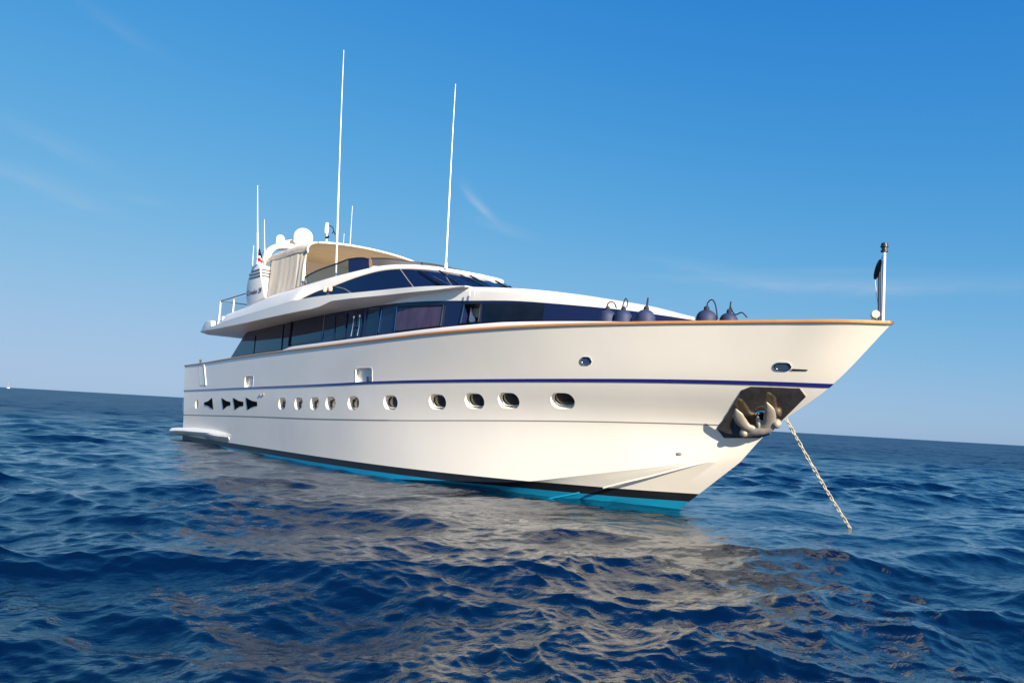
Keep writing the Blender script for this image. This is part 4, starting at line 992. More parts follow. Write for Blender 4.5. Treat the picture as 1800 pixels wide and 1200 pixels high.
for q in (0, -1):
    MB().tube([Vector(g[0][q]) + OUT * 0.025, Vector(g[1][q]) + OUT * 0.025], 0.011, 6).obj('window_track', M['chrome'], w)
for i, (a, b) in enumerate(BARS):
    MB().tube([a, b], 0.05 if i == 0 else 0.014, 6).obj('window_mullion', M['seam'] if i in (0, 3, 4) else M['chrome'], yacht)
for pts in RAILS:
    MB().tube(pts, 0.014, 8).lathe([(0.0, -0.04), (0.03, -0.03), (0.03, 0.03), (0.0, 0.04)], pts[0]).obj('grab_rail', M['chrome'], yacht)
MB().tube(BLACKBAR, 0.025, 6).obj('door_bar', M['seam'], yacht)
# inside the open window
q = [Vector(p) for p in OPEN[0]]
n = outn(q)
ow = rim('open_window', [p + n * 0.0 for p in q], M['seam'], yacht, 0.018)
def bil(u, v, dpt):
    return (q[0].lerp(q[1], u)).lerp(q[3].lerp(q[2], u), v) - n * dpt
MB().tube([bil(0.02, 0, -0.01), bil(0.02, 1, -0.01)], 0.012, 6).obj('window_track', M['chrome'], ow)
MB().tube([bil(0.98, 0, -0.01), bil(0.98, 1, -0.01)], 0.016, 6).obj('window_track', M['chrome'], ow)
MB().prism([bil(0.05, 0.52, .3), bil(0.95, 0.52, .3), bil(0.95, 0.99, .3), bil(0.05, 0.99, .3)], n * 0.02).obj('roller_blind', M['blind'], ow)
MB().prism([bil(0.08, 0.97, .2), bil(0.12, 0.3, .2), bil(0.45, 0.0, .2), bil(0.47, 0.35, .2), bil(0.25, 0.62, .2)], n * 0.02).obj('curtain', M['cloth'], ow)
MB().prism([bil(0.02, 0.02, .45), bil(0.98, 0.02, .45), bil(0.98, 0.5, .45), bil(0.02, 0.5, .45)], n * 0.02).obj('seat_back', M['inside'], ow)
# small louvre on the coachroof side
hx = [r for r in HOUSE if r[0] > 16.5][0]
cv = Vector((hx[0], -hx[1] - 0.02, (hx[2] + hx[3]) / 2))
for q, sz in ((cv, (0.02, 0.02, 0.14)), (cv + Vector((0.12, 0.03, 0.0)), (0.03, 0.02, 0.15))):
    MB().box(q, sz).obj('deck_vent', M['white'], yacht, bevel=0.008)

# ------------------------------------------------------------------ flybridge wing (overhang), coaming, wheelhouse roof
rows = []
for x, b, zf, zd, zi, bi in WING:
    e = 0.02
    rows.append([(x, 0, zi), (x, -bi, zi), (x, -b + 0.03, zf), (x, -b, zf + 0.012), (x, -b + 0.0, zd - 0.012), (x, -b + 0.03, zd), (x, 0, zd + 0.02)])
MB().grid(rows, True, True).grid([[mir(p) for p in r] for r in rows], True, True).obj('flybridge_overhang', M['white'], yacht, sharp=40)

topP = interp_path(TOP, 6)
botP = interp_path(BOT, 6)
rows, rows_in = [], []
for t, b in zip(topP, botP):
    nv = Vector((t.x - 9.0 if t.x > 9 else 0, t.y * 1.6, 0)).normalized()
    m1 = b.lerp(t, 0.5) + nv * 0.02
    rows.append([b - nv * 0.02, b, b.lerp(t, 0.12) + nv * 0.014, m1, b.lerp(t, 0.86) + nv * 0.015, t - nv * 0.012 + up * 0.0, t - nv * 0.06 + up * 0.012, t - nv * 0.14 - up * 0.01, t - nv * 0.16 - up * 0.2, b - nv * 0.12 - up * 0.02])
cm = MB().grid(rows, True, True).grid([[mir(p) for p in r] for r in rows], True, True)
cm.obj('flybridge_coaming', M['white'], yacht, sharp=45)
# roof of the wheelhouse between the two brows
ri = [i for i, p in enumerate(topP) if p.x > 12.2]
rowr = []
for i in ri:
    p = topP[i]
    nv = Vector((p.x - 9.0, p.y * 1.6, 0)).normalized()
    e = p - nv * 0.1
    rowr.append([Vector((e.x, e.y * k, e.z + 0.0 + 0.03 * (1 - k * k))) for k in (1, 0.6, 0.2, -0.2, -0.6, -1)])
MB().grid(rowr).obj('wheelhouse_roof', M['white'], yacht)
# wheelhouse glass: from under the brow down to the deck
base = interp_path([(8.8, -2.75, 4.70), (9.2, -2.7, 4.70), (9.8, -2.66, 4.69), (10.4, -2.6, 4.68), (11.5, -2.48, 4.66), (12.6, -2.3, 4.64), (13.6, -2.1, 4.62), (14.6, -1.8, 4.6), (15.5, -1.25, 4.58), (16.0, -0.65, 4.57), (16.15, 0, 4.57)], 6)
botW = interp_path(BOT[5:], 6)
rows = []
for k in range(len(base)):
    t = botW[min(k, len(botW) - 1)] if len(botW) == len(base) else botW[int(round(k * (len(botW) - 1) / (len(base) - 1)))]
    nv = Vector((t.x - 9.0 if t.x > 9 else 0, t.y * 1.6, 0)).normalized()
    tp = t - nv * 0.03 + up * 0.03
    rows.append([base[k], base[k].lerp(tp, 0.33), base[k].lerp(tp, 0.66), tp])
WG = rows
MB().grid(rows).grid([[mir(p) for p in r] for r in rows]).obj('wheelhouse_glass', M['pane'], yacht)
def wg(u, v, off=0.0, port=False):
    f = u * (len(WG) - 1)
    i = min(int(f), len(WG) - 2)
    a = WG[i][0].lerp(WG[i + 1][0], f - i)
    b = WG[i][3].lerp(WG[i + 1][3], f - i)
    p = a.lerp(b, v)
    nn = Vector((p.x - 9.0, p.y * 1.6, 1.2)).normalized()
    p = p + nn * off
    return Vector(mir(p)) if port else p
for u0, u1, r in ((0.34, 0.44, 0.012), (0.64, 0.67, 0.014), (0.80, 0.82, 0.022), (0.93, 0.95, 0.022)):
    for side in (False, True):
        MB().tube([wg(u1, 0.0, 0.006, side), wg((u0 + u1) / 2, 0.5, 0.006, side), wg(u0, 1.0, 0.006, side)], r, 6).obj('window_mullion', M['grey'] if u0 < 0.7 else M['seam'], yacht)
for u, side in ((0.705, False), (0.86, False), (0.965, True), (0.80, True)):
    du = 0.05 if not side else -0.05
    w = MB().tube([wg(u + du, 0.12, 0.05, side), wg(u, 0.86, 0.06, side)], 0.016, 6).tube([wg(u + du * 1.3, 0.06, 0.03, side), wg(u + du * 0.5, 0.5, 0.07, side)], 0.012, 6).obj('wiper', M['matblack'], yacht)
    MB().tube([wg(u + du * 1.9, 0.02, 0.03, side), wg(u + du * 0.7, 0.7, 0.07, side)], 0.009, 6).obj('wiper_arm', M['chrome'], w)
# navigation lamp on the starboard wing
nl = MB().box((10.75, -2.70, 4.80), (0.10, 0.08, 0.10)).obj('side_lamp', M['lamp'], yacht, bevel=0.01)
for c in ((10.62, -2.74, 4.92), (10.92, -2.72, 4.92)):
    MB().lathe([(0, -0.07), (0.05, -0.06), (0.06, 0.02), (0.04, 0.07), (0, 0.08)], c).obj('lamp_lens', M['orange'], nl)
# life raft locker at the after end of the overhang
lr = MB()
poly = [(0.55, -2.86, 4.36), (0.75, -2.86, 4.70), (1.05, -2.86, 4.78), (2.0, -2.86, 4.74), (2.34, -2.86, 4.44), (2.3, -2.86, 4.38)]
ang = R(-24)
def rz(p, c=(1.6, -2.86)):
    dx, dy = p[0] - c[0], p[1] - c[1]
    return (c[0] + dx * math.cos(ang) - dy * math.sin(ang), c[1] + dx * math.sin(ang) + dy * math.cos(ang), p[2])
lr.prism([(0.7, -2.5, 4.40), (0.86, -2.5, 4.70), (1.1, -2.5, 4.79), (2.15, -2.82, 4.72), (2.26, -2.85, 4.42)], (0.0, 1.0, 0))
lr.obj('raft_locker', M['white'], yacht, bevel=0.04)
MB().prism([(-1.1, -2.56, 4.38), (-0.85, -2.56, 4.62), (-0.4, -2.62, 4.74), (0.6, -2.74, 4.66), (0.75, -2.74, 4.40)], (0, 5.1, 0)).obj('overhang_lip', M['white'], yacht, bevel=0.05)

# aft rail with glass panels
def tubeobj(name, paths, r, mt, parent, n=8):
    mb = MB()
    for p in paths:
        mb.tube(p, r, n)
    return mb.obj(name, mt, parent)
rz0, rz1 = 4.78, 5.42
corner = [(1.15, -2.60), (2.65, -2.62), (3.9, -2.62)]
for s_ in (1, -1):
    tubeobj('guard_rail', [[(1.15, -2.60 * s_, 5.40), (2.65, -2.62 * s_, 5.42), (3.9, -2.62 * s_, 5.45)]], 0.022, M['chrome'] if s_ < 0 else M['stripegrey'], yacht)
    for x, z0 in ((1.15, 4.36), (2.65, 4.80)):
        tubeobj('rail_post', [[(x, -2.60 * s_, z0), (x, -2.60 * s_, 5.41)]], 0.03, M['white'], yacht)
    MB().prism([(1.2, -2.6 * s_, 4.82), (3.85, -2.61 * s_, 4.86), (3.85, -2.61 * s_, 5.38), (1.2, -2.6 * s_, 5.34)], (0, 0.012, 0)).obj('rail_glass', M['clear'], yacht)
tubeobj('guard_rail', [[(1.15, -2.6, 5.40), (1.15, 2.6, 5.40)]], 0.022, M['stripegrey'], yacht)
for y in (-1.3, 0, 1.3):
    tubeobj('rail_post', [[(1.15, y, 4.36), (1.15, y, 5.41)]], 0.028, M['white'], yacht)
MB().prism([(1.15, -2.55, 4.82), (1.15, 2.55, 4.82), (1.15, 2.55, 5.34), (1.15, -2.55, 5.34)], (0.012, 0, 0)).obj('rail_glass', M['clear'], yacht)
# cushioned seats on the after deck
MB().box((2.2, -1.2, 5.0), (0.7, 1.6, 0.36)).box((1.7, -0.9, 5.06), (0.4, 1.2, 0.42)).obj('deck_seat', M['cloth'], yacht, bevel=0.08)

# mast fins with three stripes and the model lettering
for s_ in (1, -1):
    poly = [(x, y * s_, z) for x, y, z in FIN]
    fin = MB()
    rows = []
    n_ = len(poly)
    inner = [(x + 0.02, (y + 0.42) * s_ if s_ > 0 else -(y / -1 + 0) * -1, z) for x, y, z in FIN]
    inner = [(x, s_ * -2.18, z) for x, y, z in FIN]
    rows = [poly, [(x * 1.0, s_ * -2.57 + 0, z) for x, y, z in FIN]]
    fm = MB().prism([(x, s_ * -2.6, z) for x, y, z in FIN], (0, s_ * 0.40, 0))
    fo = fm.obj('mast_fin', M['white'], yacht, bevel=0.045, sharp=40)
    for a, b in FINST:
        a, b = Vector(a), Vector(b)
        y0 = s_ * -2.605
        mb = MB()
        zz = (a.z + b.z) / 2
        mb.prism([(a.x + 0.05, y0, zz - 0.028), (b.x - 0.02, y0, zz - 0.028), (b.x - 0.03, y0, zz + 0.028), (a.x + 0.07, y0, zz + 0.028)], (0, s_ * -0.006, 0))
        mb.prism([(b.x + 0.012, s_ * -2.57, zz - 0.028), (b.x + 0.012, s_ * -2.23, zz - 0.028), (b.x - 0.014, s_ * -2.23, zz + 0.028), (b.x - 0.014, s_ * -2.57, zz + 0.028)], (0.012, 0, 0))
        mb.obj('fin_stripe', M['stripegrey'], fo)
fin0 = fo
def lettering(name, body, start, end, height, mt, parent):
    cu_ = bpy.data.curves.new(name, 'FONT')
    cu_.body = body
    cu_.shear = 0.25
    cu_.extrude = 0.004
    cu_.offset = 0.002
    t = bpy.data.objects.new(name, cu_)
    coll.objects.link(t)
    bpy.context.view_layer.update()
    me = bpy.data.meshes.new_from_object(t.evaluated_get(bpy.context.evaluated_depsgraph_get()))
    bpy.data.objects.remove(t)
    xs_ = [v.co.x for v in me.vertices]
    ys_ = [v.co.y for v in me.vertices]
    a, b = Vector(start), Vector(end)
    L = (b - a).length
    sx = L / (max(xs_) - min(xs_))
    sy = height / (max(ys_) - min(ys_))
    d = (b - a).normalized()
    for v in me.vertices:
        v.co = a + d * ((v.co.x - min(xs_)) * sx) + up * ((v.co.y - min(ys_)) * sy) + OUT * (v.co.z * 0.5)
    return link(name, me, mt, parent, smooth=False)
a, b = Vector(FINTXT[0]), Vector(FINTXT[1])
lettering('fin_lettering', 'Canados 28', a + Vector((0.06, -0.0, -0.08)), b + Vector((-0.0, -0.0, -0.03)), 0.17, M['text'], bpy.data.objects['mast_fin'])

# radar arch between the fins and what it carries
arch = []
for y, z in ((-2.25, 6.30), (-2.12, 6.75), (-1.98, 7.10), (-1.75, 7.30), (-1.4, 7.38), (-0.7, 7.42), (0, 7.43)):
    arch.append((y, z))
arch = arch + [(-y, z) for y, z in arch[-2::-1]]
P = interp_path([(4.1 - 0.15 * (z - 6.3), y, z) for y, z in arch], 4)
rows = []
for i, p in enumerate(P):
    t = (P[min(i + 1, len(P) - 1)] - P[max(i - 1, 0)]).normalized()
    nrm = Vector((1, 0, 0)).cross(t).normalized()
    if nrm.z < 0 and abs(p.y) < 1.6:
        nrm = -nrm
    w, hh = 0.30, 0.10
    rows.append([p + Vector((w, 0, 0)) + nrm * hh * 0.6, p + Vector((w * 0.8, 0, 0)) + nrm * hh, p - Vector((w * 0.8, 0, 0)) + nrm * hh, p - Vector((w, 0, 0)) + nrm * hh * 0.6,
                 p - Vector((w, 0, 0)) - nrm * hh * 0.6, p - Vector((w * 0.8, 0, 0)) - nrm * hh, p + Vector((w * 0.8, 0, 0)) - nrm * hh, p + Vector((w, 0, 0)) - nrm * hh * 0.6])
MB().grid(rows, True, True).obj('radar_arch', M['white'], yacht, sharp=60)
def dome(name, c, r, hcyl, n=28):
    prof = [(r * 0.75, -0.12), (r * 0.80, -0.02), (r * 0.97, 0.0), (r, 0.05), (r, hcyl)]
    for k in range(1, 9):
        a = math.pi / 2 * k / 8
        prof.append((r * math.cos(a), hcyl + r * math.sin(a)))
    return MB().lathe(prof, c, n=n).obj(name, M['white'], yacht)
dome('satellite_dome', (3.95, -0.70, 7.62), 0.375, 0.24)
dome('satellite_dome', (3.95, -1.57, 7.47), 0.165, 0.17)
dome('satellite_dome', (3.95, 0.8, 7.5), 0.165, 0.11)
MB().tube([(3.95, -0.7, 7.40), (3.95, -0.7, 7.62)], 0.16, 14).obj('dome_pedestal', M['white'], yacht)
sc_ = MB().tube([(3.85, -1.17, 7.45), (3.85, -1.17, 7.56)], 0.03, 8).tube([(3.75, -1.26, 7.60), (4.0, -1.16, 7.60)], [0.09, 0.10], 14).obj('searchlight', M['white'], yacht)
MB().tube([(4.0, -1.16, 7.60), (4.02, -1.152, 7.60)], 0.085, 14).obj('lamp_lens', M['stripegrey'], sc_)
def whip(base, top, r0, r1, name='whip_antenna'):
    r0, r1 = r0 * 0.62, r1 * 0.62
    a, b = Vector(base), Vector(top)
    mid = a.lerp(b, 0.42)
    mb = MB().lathe([(r0 * 2.2, -0.02), (r0 * 2.2, 0.05), (r0 * 1.3, 0.16)], a, axis=b - a, n=10)
    bow = Vector((0.0, 0.03, 0)) * (b - a).length * 0.12
    mb.tube([a, a.lerp(mid, 0.5), mid], r0, 8)
    mb.tube([mid, mid.lerp(b, 0.33) + bow * 0.1, mid.lerp(b, 0.66) + bow * 0.4, b + bow], [r0 * 0.68, r0 * 0.6, r0 * 0.5, r1], 8)
    return mb.obj(name, M['white'], yacht)
whip((9.98, -2.12, 5.30), (9.14, -2.12, 12.93), 0.042, 0.014)
whip((14.15, -1.0, 5.44), (14.0, -1.0, 10.62), 0.034, 0.011)
whip((4.25, -2.42, 6.40), (4.0, -2.62, 9.43), 0.045, 0.013)
whip((4.5, -2.25, 6.35), (4.45, -2.42, 8.12), 0.03, 0.012)
whip((3.95, -2.5, 6.15), (4.0, -2.55, 7.2), 0.028, 0.016)
whip((4.6, 0.95, 7.42), (4.6, 0.9, 9.35), 0.022, 0.012)
whip((5.0, 0.47, 7.35), (5.0, 0.457, 8.1), 0.016, 0.010)
MB().lathe([(0.09, 0), (0.09, 0.22), (0.07, 0.4), (0.05, 0.42)], (4.35, -2.42, 6.38)).obj('antenna_base', M['white'], yacht)
MB().lathe([(0.10, 0), (0.12, 0.03), (0.04, 0.10), (0.04, 0.22)], (3.98, -2.5, 6.1)).obj('horn', M['chrome'], yacht)
wi = MB().tube([(4.0, 0.23, 7.42), (4.0, 0.235, 8.25)], 0.03, 8).obj('instrument_mast', M['white'], yacht)
MB().lathe([(0.0, 0), (0.07, 0.02), (0.085, 0.2), (0.06, 0.42), (0, 0.46)], (4.0, 0.20, 8.20)).obj('lamp_housing', M['white'], wi)
MB().tube([(4.0, 0.30, 8.55), (4.0, 0.45, 8.50), (4.0, 0.50, 8.36), (4.0, 0.44, 8.26)], 0.018, 6).tube([(4.0, 0.50, 8.36), (4.0, 0.58, 8.24)], 0.018, 6).tube([(4.0, 0.2, 8.02), (4.0, 0.3, 8.12)], 0.05, 8).obj('wind_vane', M['matblack'], wi)

# bimini canopy, its hoop and the folded side curtain
rows = []
for k in range(15):
    t = k / 14
    x = 4.15 + 3.8 * t
    z0 = 6.60 - 0.09 * smoothstep(0.75, 1.0, np.array(t)) - 0.10 * (1 - smoothstep(0, 0.22, np.array(t)))
    sag = 0.02 * math.sin(t * math.pi * 3)
    sec = []
    for y, dz in ((-2.2, 0.0), (-2.21, 0.12), (-2.12, 0.26), (-1.85, 0.36), (-1.05, 0.46), (0, 0.50), (1.05, 0.46), (1.85, 0.36), (2.12, 0.26), (2.21, 0.12), (2.2, 0.0)):
        sec.append((x, y, float(z0) + dz * (0.9 + 0.1 * t) - (sag if abs(y) < 2 else 0)))
    rows.append(sec)
up_rows = [[Vector(p) + Vector((0, 0, 0.012)) for p in r] for r in rows]
can = MB().grid(up_rows)
cob = can.obj('bimini_canopy', M['canvas'], yacht, sharp=60)
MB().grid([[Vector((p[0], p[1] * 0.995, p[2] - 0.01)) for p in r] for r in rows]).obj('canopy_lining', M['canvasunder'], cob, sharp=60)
MB().tube(interp_path([Vector(p) + Vector((0.0, 0, 0.0)) for p in rows[-1]], 3), 0.035, 8).obj('canopy_hoop', M['hoop'], cob)
MB().tube([Vector(p) for p in rows[7]][1:-1], 0.018, 6).obj('canopy_hoop', M['chrome'], cob)
for y, x in ((-2.0, 7.9), (2.0, 7.9)):
    MB().tube([(7.55, y * 1.06, 6.6), (8.6, y * 1.18, 5.35)], 0.02, 8).obj('canopy_stay', M['stripegrey'], yacht)
c0, c1, c2, c3, c4, c5 = (Vector(p) for p in CURT)
rows = []
NC = 64
for i in range(NC + 1):
    u = i / NC
    if u < 0.72:
        f = u / 0.72
        tp = c0.lerp(c1, f)
    else:
        f = (u - 0.72) / 0.28
        tp = c1.lerp(c2, f)
    bt = c3.lerp(c4, min(1, u * 1.04)) if u < 0.96 else c4.lerp(c5, (u - 0.96) / 0.04)
    amp = 0.004 + 0.011 * (u > 0.72)
    row = []
    for k in range(11):
        v = k / 10
        p = tp.lerp(bt, v)
        fold = (math.sin(u * 17 + v * 1.2 + 2.5 * math.sin(u * 5)) * 1.4 + 0.6 * math.sin(u * 47 + v * 2)) * amp * (0.5 + 0.7 * v) - 0.02 * math.sin(v * 3.1) * math.sin(u * 3.1)
        p = p + Vector((0.0, -fold, 0)) + Vector((-0.10 * math.sin(v * math.pi) * (u > 0.72) * (u - 0.72) / 0.28, 0, 0))
        row.append(p)
    rows.append(row)
MB().grid(rows).obj('side_curtain', M['canvas'], yacht, sharp=80)
MB().tube(interp_path([c0, c0.lerp(c1, 0.5) - up * 0.03, c1, c2], 4), 0.03, 6).obj('curtain_hem', M['canvas'], yacht)

# the same canvas across the after end and down the port side
def drop_curtain(p0, p1, b0_, b1_, seed):
    rows = []
    for i in range(41):
        u = i / 40
        a, b = Vector(p0).lerp(Vector(p1), u), Vector(b0_).lerp(Vector(b1_), u)
        nn = Vector((p1[1] - p0[1], p0[0] - p1[0], 0)).normalized()
        if p0[0] == p1[0]:      # the top edge follows the camber of the canopy
            a.z += 0.46 * max(0.0, 1 - abs(a.y / 2.2) ** 3)
        rows.append([a.lerp(b, v / 6) + nn * (0.03 * math.sin(u * 19 + seed + 2 * math.sin(u * 7 + seed)) * (0.3 + v / 8)) for v in range(7)])
    MB().grid(rows).obj('side_curtain', M['canvas'], yacht, sharp=80)
drop_curtain((4.3, -2.0, 6.62), (4.3, 2.15, 6.62), (4.6, -2.1, 4.95), (4.6, 2.3, 4.95), 1.0)
drop_curtain((4.4, 2.2, 6.58), (7.2, 2.2, 6.58), (4.7, 2.5, 5.05), (8.5, 2.5, 5.2), 2.0)
# flybridge windscreen
sb = interp_path([(8.75, -2.55, 5.19), (9.4, -2.50, 5.25), (10.4, -2.36, 5.34), (11.0, -2.22, 5.39), (11.45, -2.08, 5.43), (11.75, -1.95, 5.46)], 5)
st_ = interp_path([(8.65, -2.52, 5.53), (9.4, -2.46, 5.66), (10.43, -2.28, 5.80), (10.83, -2.19, 5.87), (11.3, -2.05, 5.88), (11.62, -1.95, 5.82)], 5)
k1 = 15
for s_ in (1, -1):
    f_ = (lambda p: p) if s_ > 0 else (lambda p: Vector(mir(p)))
    pn = MB().grid([[f_(a), f_(b)] for a, b in zip(sb[:k1 + 1], st_[:k1 + 1])]).obj('windscreen_panel', M['bluetint'], yacht)
    MB().tube([f_(p) + up * 0.01 for p in st_], 0.026, 8).obj('windscreen_rail', M['lamp'], pn)
    MB().tube([f_(p) for p in sb], 0.018, 8).obj('windscreen_sill', M['lamp'], pn)
    MB().tube([f_(sb[0]), f_(st_[0])], 0.022, 6).obj('windscreen_post', M['lamp'], pn)
    MB().grid([[f_(a), f_(a.lerp(b, 0.5)) + Vector((0, -0.01 * s_, 0)), f_(b)] for a, b in zip(sb[k1:], st_[k1:])]).obj('windscreen_corner', M['band'], yacht)
top_f = interp_path([Vector(p) for p in SCRTOP[:4]] + [Vector((12.7, 0.3, 5.80)), Vector((12.55, 1.0, 5.80)), Vector((12.2, 1.6, 5.82)), Vector((11.75, 1.95, 5.83))], 4)
MB().grid([[p + Vector((0.12, 0, -0.24)), p + Vector((0.02, 0, -0.02))] for p in top_f]).obj('windscreen_front', M['darkgrey'], yacht)
MB().tube(top_f, 0.02, 8).obj('windscreen_rail', M['lamp'], yacht)
MB().grid([[p + Vector((0.32, 0, -0.55)), p + Vector((0.12, 0, -0.24)), p + Vector((-0.5, 0, -0.24))] for p in top_f]).obj('helm_console', M['white'], yacht)
MB().box((9.7, -1.2, 5.35), (0.5, 0.6, 0.9)).obj('helm_seat', M['cloth'], yacht, bevel=0.08)

# jackstaff on the stem
js = MB().tube([(25.13, 0, 3.42), (25.15, 0, 4.58)], 0.025, 14).obj('jackstaff', M['white'], yacht)
MB().lathe([(0.055, 0), (0.055, 0.02), (0.042, 0.03), (0.042, 0.07), (0.06, 0.075), (0.06, 0.10), (0.05, 0.105), (0.05, 0.14), (0.03, 0.15), (0.0, 0.15)], (25.15, 0, 4.56), n=18).obj('masthead_lamp', M['lamp'], js)
MB().box((25.08, -0.012, 3.92), (0.03, 0.05, 1.0)).obj('staff_track', M['stripegrey'], js)
bl = MB().tube([(25.0, -0.02, 3.44), (25.0, -0.02, 3.52)], 0.012, 6).tube([(24.95, -0.1, 3.42), (25.0, -0.03, 3.5)], 0.01, 6).tube([(25.05, 0.06, 3.42), (25.0, -0.01, 3.5)], 0.01, 6).tube([(24.98, 0.02, 3.55), (25.06, -0.08, 3.55)], [0.055, 0.062], 12).obj('bow_light', M['lens'], yacht)
MB().box((25.0, -0.01, 3.424), (0.1, 0.1, 0.012)).obj('light_foot', M['stripegrey'], bl)

# polished plate round the anchor
n_avg = Vector()
P = []
for x, y, z in PLATE:
    p, n, tx, tz = hull_pt(x, z, 0.0)
    n_avg += n
    P.append(p)
n_avg.normalize()
cen = sum(P, Vector()) / len(P)
# follow the hull: fan of small quads between the outline and the centre
mb = MB()
K = 8
ring_n = []
outl = []
for i in range(len(P)):
    a, b = P[i], P[(i + 1) % len(P)]
    for t in (0, 0.25, 0.5, 0.75):
        outl.append(a.lerp(b, t))
rows = []
for k in range(K + 1):
    f = 1 - k / K * 0.999
    r_ = []
    for p in outl:
        q = cen.lerp(p, f)
        h_ = hull_pt(q.x, q.z, 0.012)[0]
        r_.append(h_)
    rows.append(r_)
edge = [hull_pt(p.x, p.z, -0.004)[0] for p in outl]
plate = mb.grid([edge] + rows, True).obj('anchor_plate', M['steel'], yacht, sharp=30)

# ------------------------------------------------------------------ anchor stowed on the plate
A_ = {k: [Vector(p) for p in v] for k, v in ANCHOR.items()}
PN = Vector(PLATE_N)
def blade(mb, path, widths, thick):
    """flattened, tapering arm whose broad side faces out of the plate"""
    P = interp_path(path, 5)
    rows = []
    for i, p in enumerate(P):
        f = i / (len(P) - 1) * (len(widths) - 1)
        k = min(int(f), len(widths) - 2)
        w = widths[k] + (widths[k + 1] - widths[k]) * (f - k)
        th = thick[k] + (thick[k + 1] - thick[k]) * (f - k)
        t = (P[min(i + 1, len(P) - 1)] - P[max(i - 1, 0)]).normalized()
        b = t.cross(PN).normalized()
        rows.append([p + b * (w * math.cos(q)) + PN * (th * math.sin(q) * (1.0 if math.sin(q) > 0 else 0.8)) for q in [2 * math.pi * s_ / 12 for s_ in range(12)]])
    mb.grid(rows, True, True)
anchor = thing('stowed_anchor', 'grey two-fluked steel anchor housed against the mirror plate on the bow', 'anchor', A_['CROWN'][3])
blade(MB_ := MB(), A_['LF'], [0.012, 0.085, 0.10, 0.08, 0.085], [0.012, 0.025, 0.036, 0.046, 0.055])
MB_.obj('fluke', M['galv'], anchor, sharp=60)
blade(MB_ := MB(), A_['RF'], [0.012, 0.08, 0.105, 0.09, 0.085], [0.012, 0.025, 0.036, 0.046, 0.055])
MB_.obj('fluke', M['galv'], anchor, sharp=60)
cm = MB()
blade(cm, A_['CROWN'], [0.06, 0.06, 0.085, 0.09, 0.085, 0.06, 0.06], [0.05, 0.05, 0.06, 0.065, 0.06, 0.05, 0.05])
for p, r in ((A_['CROWN'][0], 0.078), (A_['CROWN'][-1], 0.088)):
    cm.lathe([(r * math.sin(math.pi * k / 8), -r * math.cos(math.pi * k / 8)) for k in range(9)], p, axis=PN, n=14)
cm.obj('crown', M['galv'], anchor, sharp=60)
sh = MB()
blade(sh, A_['SHANK'], [0.028, 0.045, 0.035], [0.04, 0.045, 0.05])
sh.obj('shank', M['galv'], anchor, sharp=60)
# hawse lip round the shank and the fairlead roller below: parts of the yacht
c, e = A_['RING']
r_ = (e - c).length
a1 = (e - c).normalized()
b1 = PN.cross(a1)
hp = MB().tube([c + (a1 * math.cos(q) + b1 * math.sin(q)) * r_ * 0.98 + PN * 0.03 for q in [2 * math.pi * k / 24 for k in range(26)]], 0.028, 8, caps=False).obj('hawse_pipe', M['chrome'], yacht)
MB().prism([c + (a1 * math.cos(q) + b1 * math.sin(q)) * r_ * 0.85 for q in [2 * math.pi * k / 20 for k in range(20)]], PN * 0.02).obj('hawse_throat', M['matblack'], hp)
l0, l1, l2 = A_['LIP']
MB().tube([l0, l1], 0.035, 10).tube([l1 + (l2 - l1) * 0.08, l2], 0.045, 10).obj('anchor_roller', M['chrome'], yacht)

# ------------------------------------------------------------------ anchor chain from the port bow down into the sea
def link_ring(mb, c, d, side, L, wd, r):
    """one oval link: centre c, long axis d, lying in the plane of d and side"""
    pts = []
    for k in range(14):
        q = 2 * math.pi * k / 14
        x = math.cos(q) * L * 0.5
        y = math.sin(q) * wd * 0.5
        x = math.copysign(abs(math.cos(q)) ** 0.8, math.cos(q)) * L * 0.5
        pts.append(c + d * x + side * y)
    mb.tube(pts + [pts[0], pts[1]], r, 6, caps=False)
ca, cb = Vector((23.29, 0.36, 1.84)), Vector((23.72, 2.05, -0.20))
npitch = int((cb - ca).length / 0.068)
cmb = MB()
for k in range(npitch + 1):
    t = k / npitch
    p = ca.lerp(cb, t) - up * (0.05 * math.sin(math.pi * t))
    d = (cb - ca).normalized()
    s1 = d.cross(up).normalized()
    s2 = d.cross(s1)
    wob = 0.35 * math.sin(k * 1.7)
    side = (s1 * math.cos(wob) + s2 * math.sin(wob)) if k % 2 else (s2 * math.cos(wob) - s1 * math.sin(wob))
    link_ring(cmb, p, d, side, 0.094, 0.054, 0.0095)
ch = cmb.obj('anchor_chain', M['chain'])
tag(ch, 'pale galvanised chain running from the bow down into the water', 'chain')

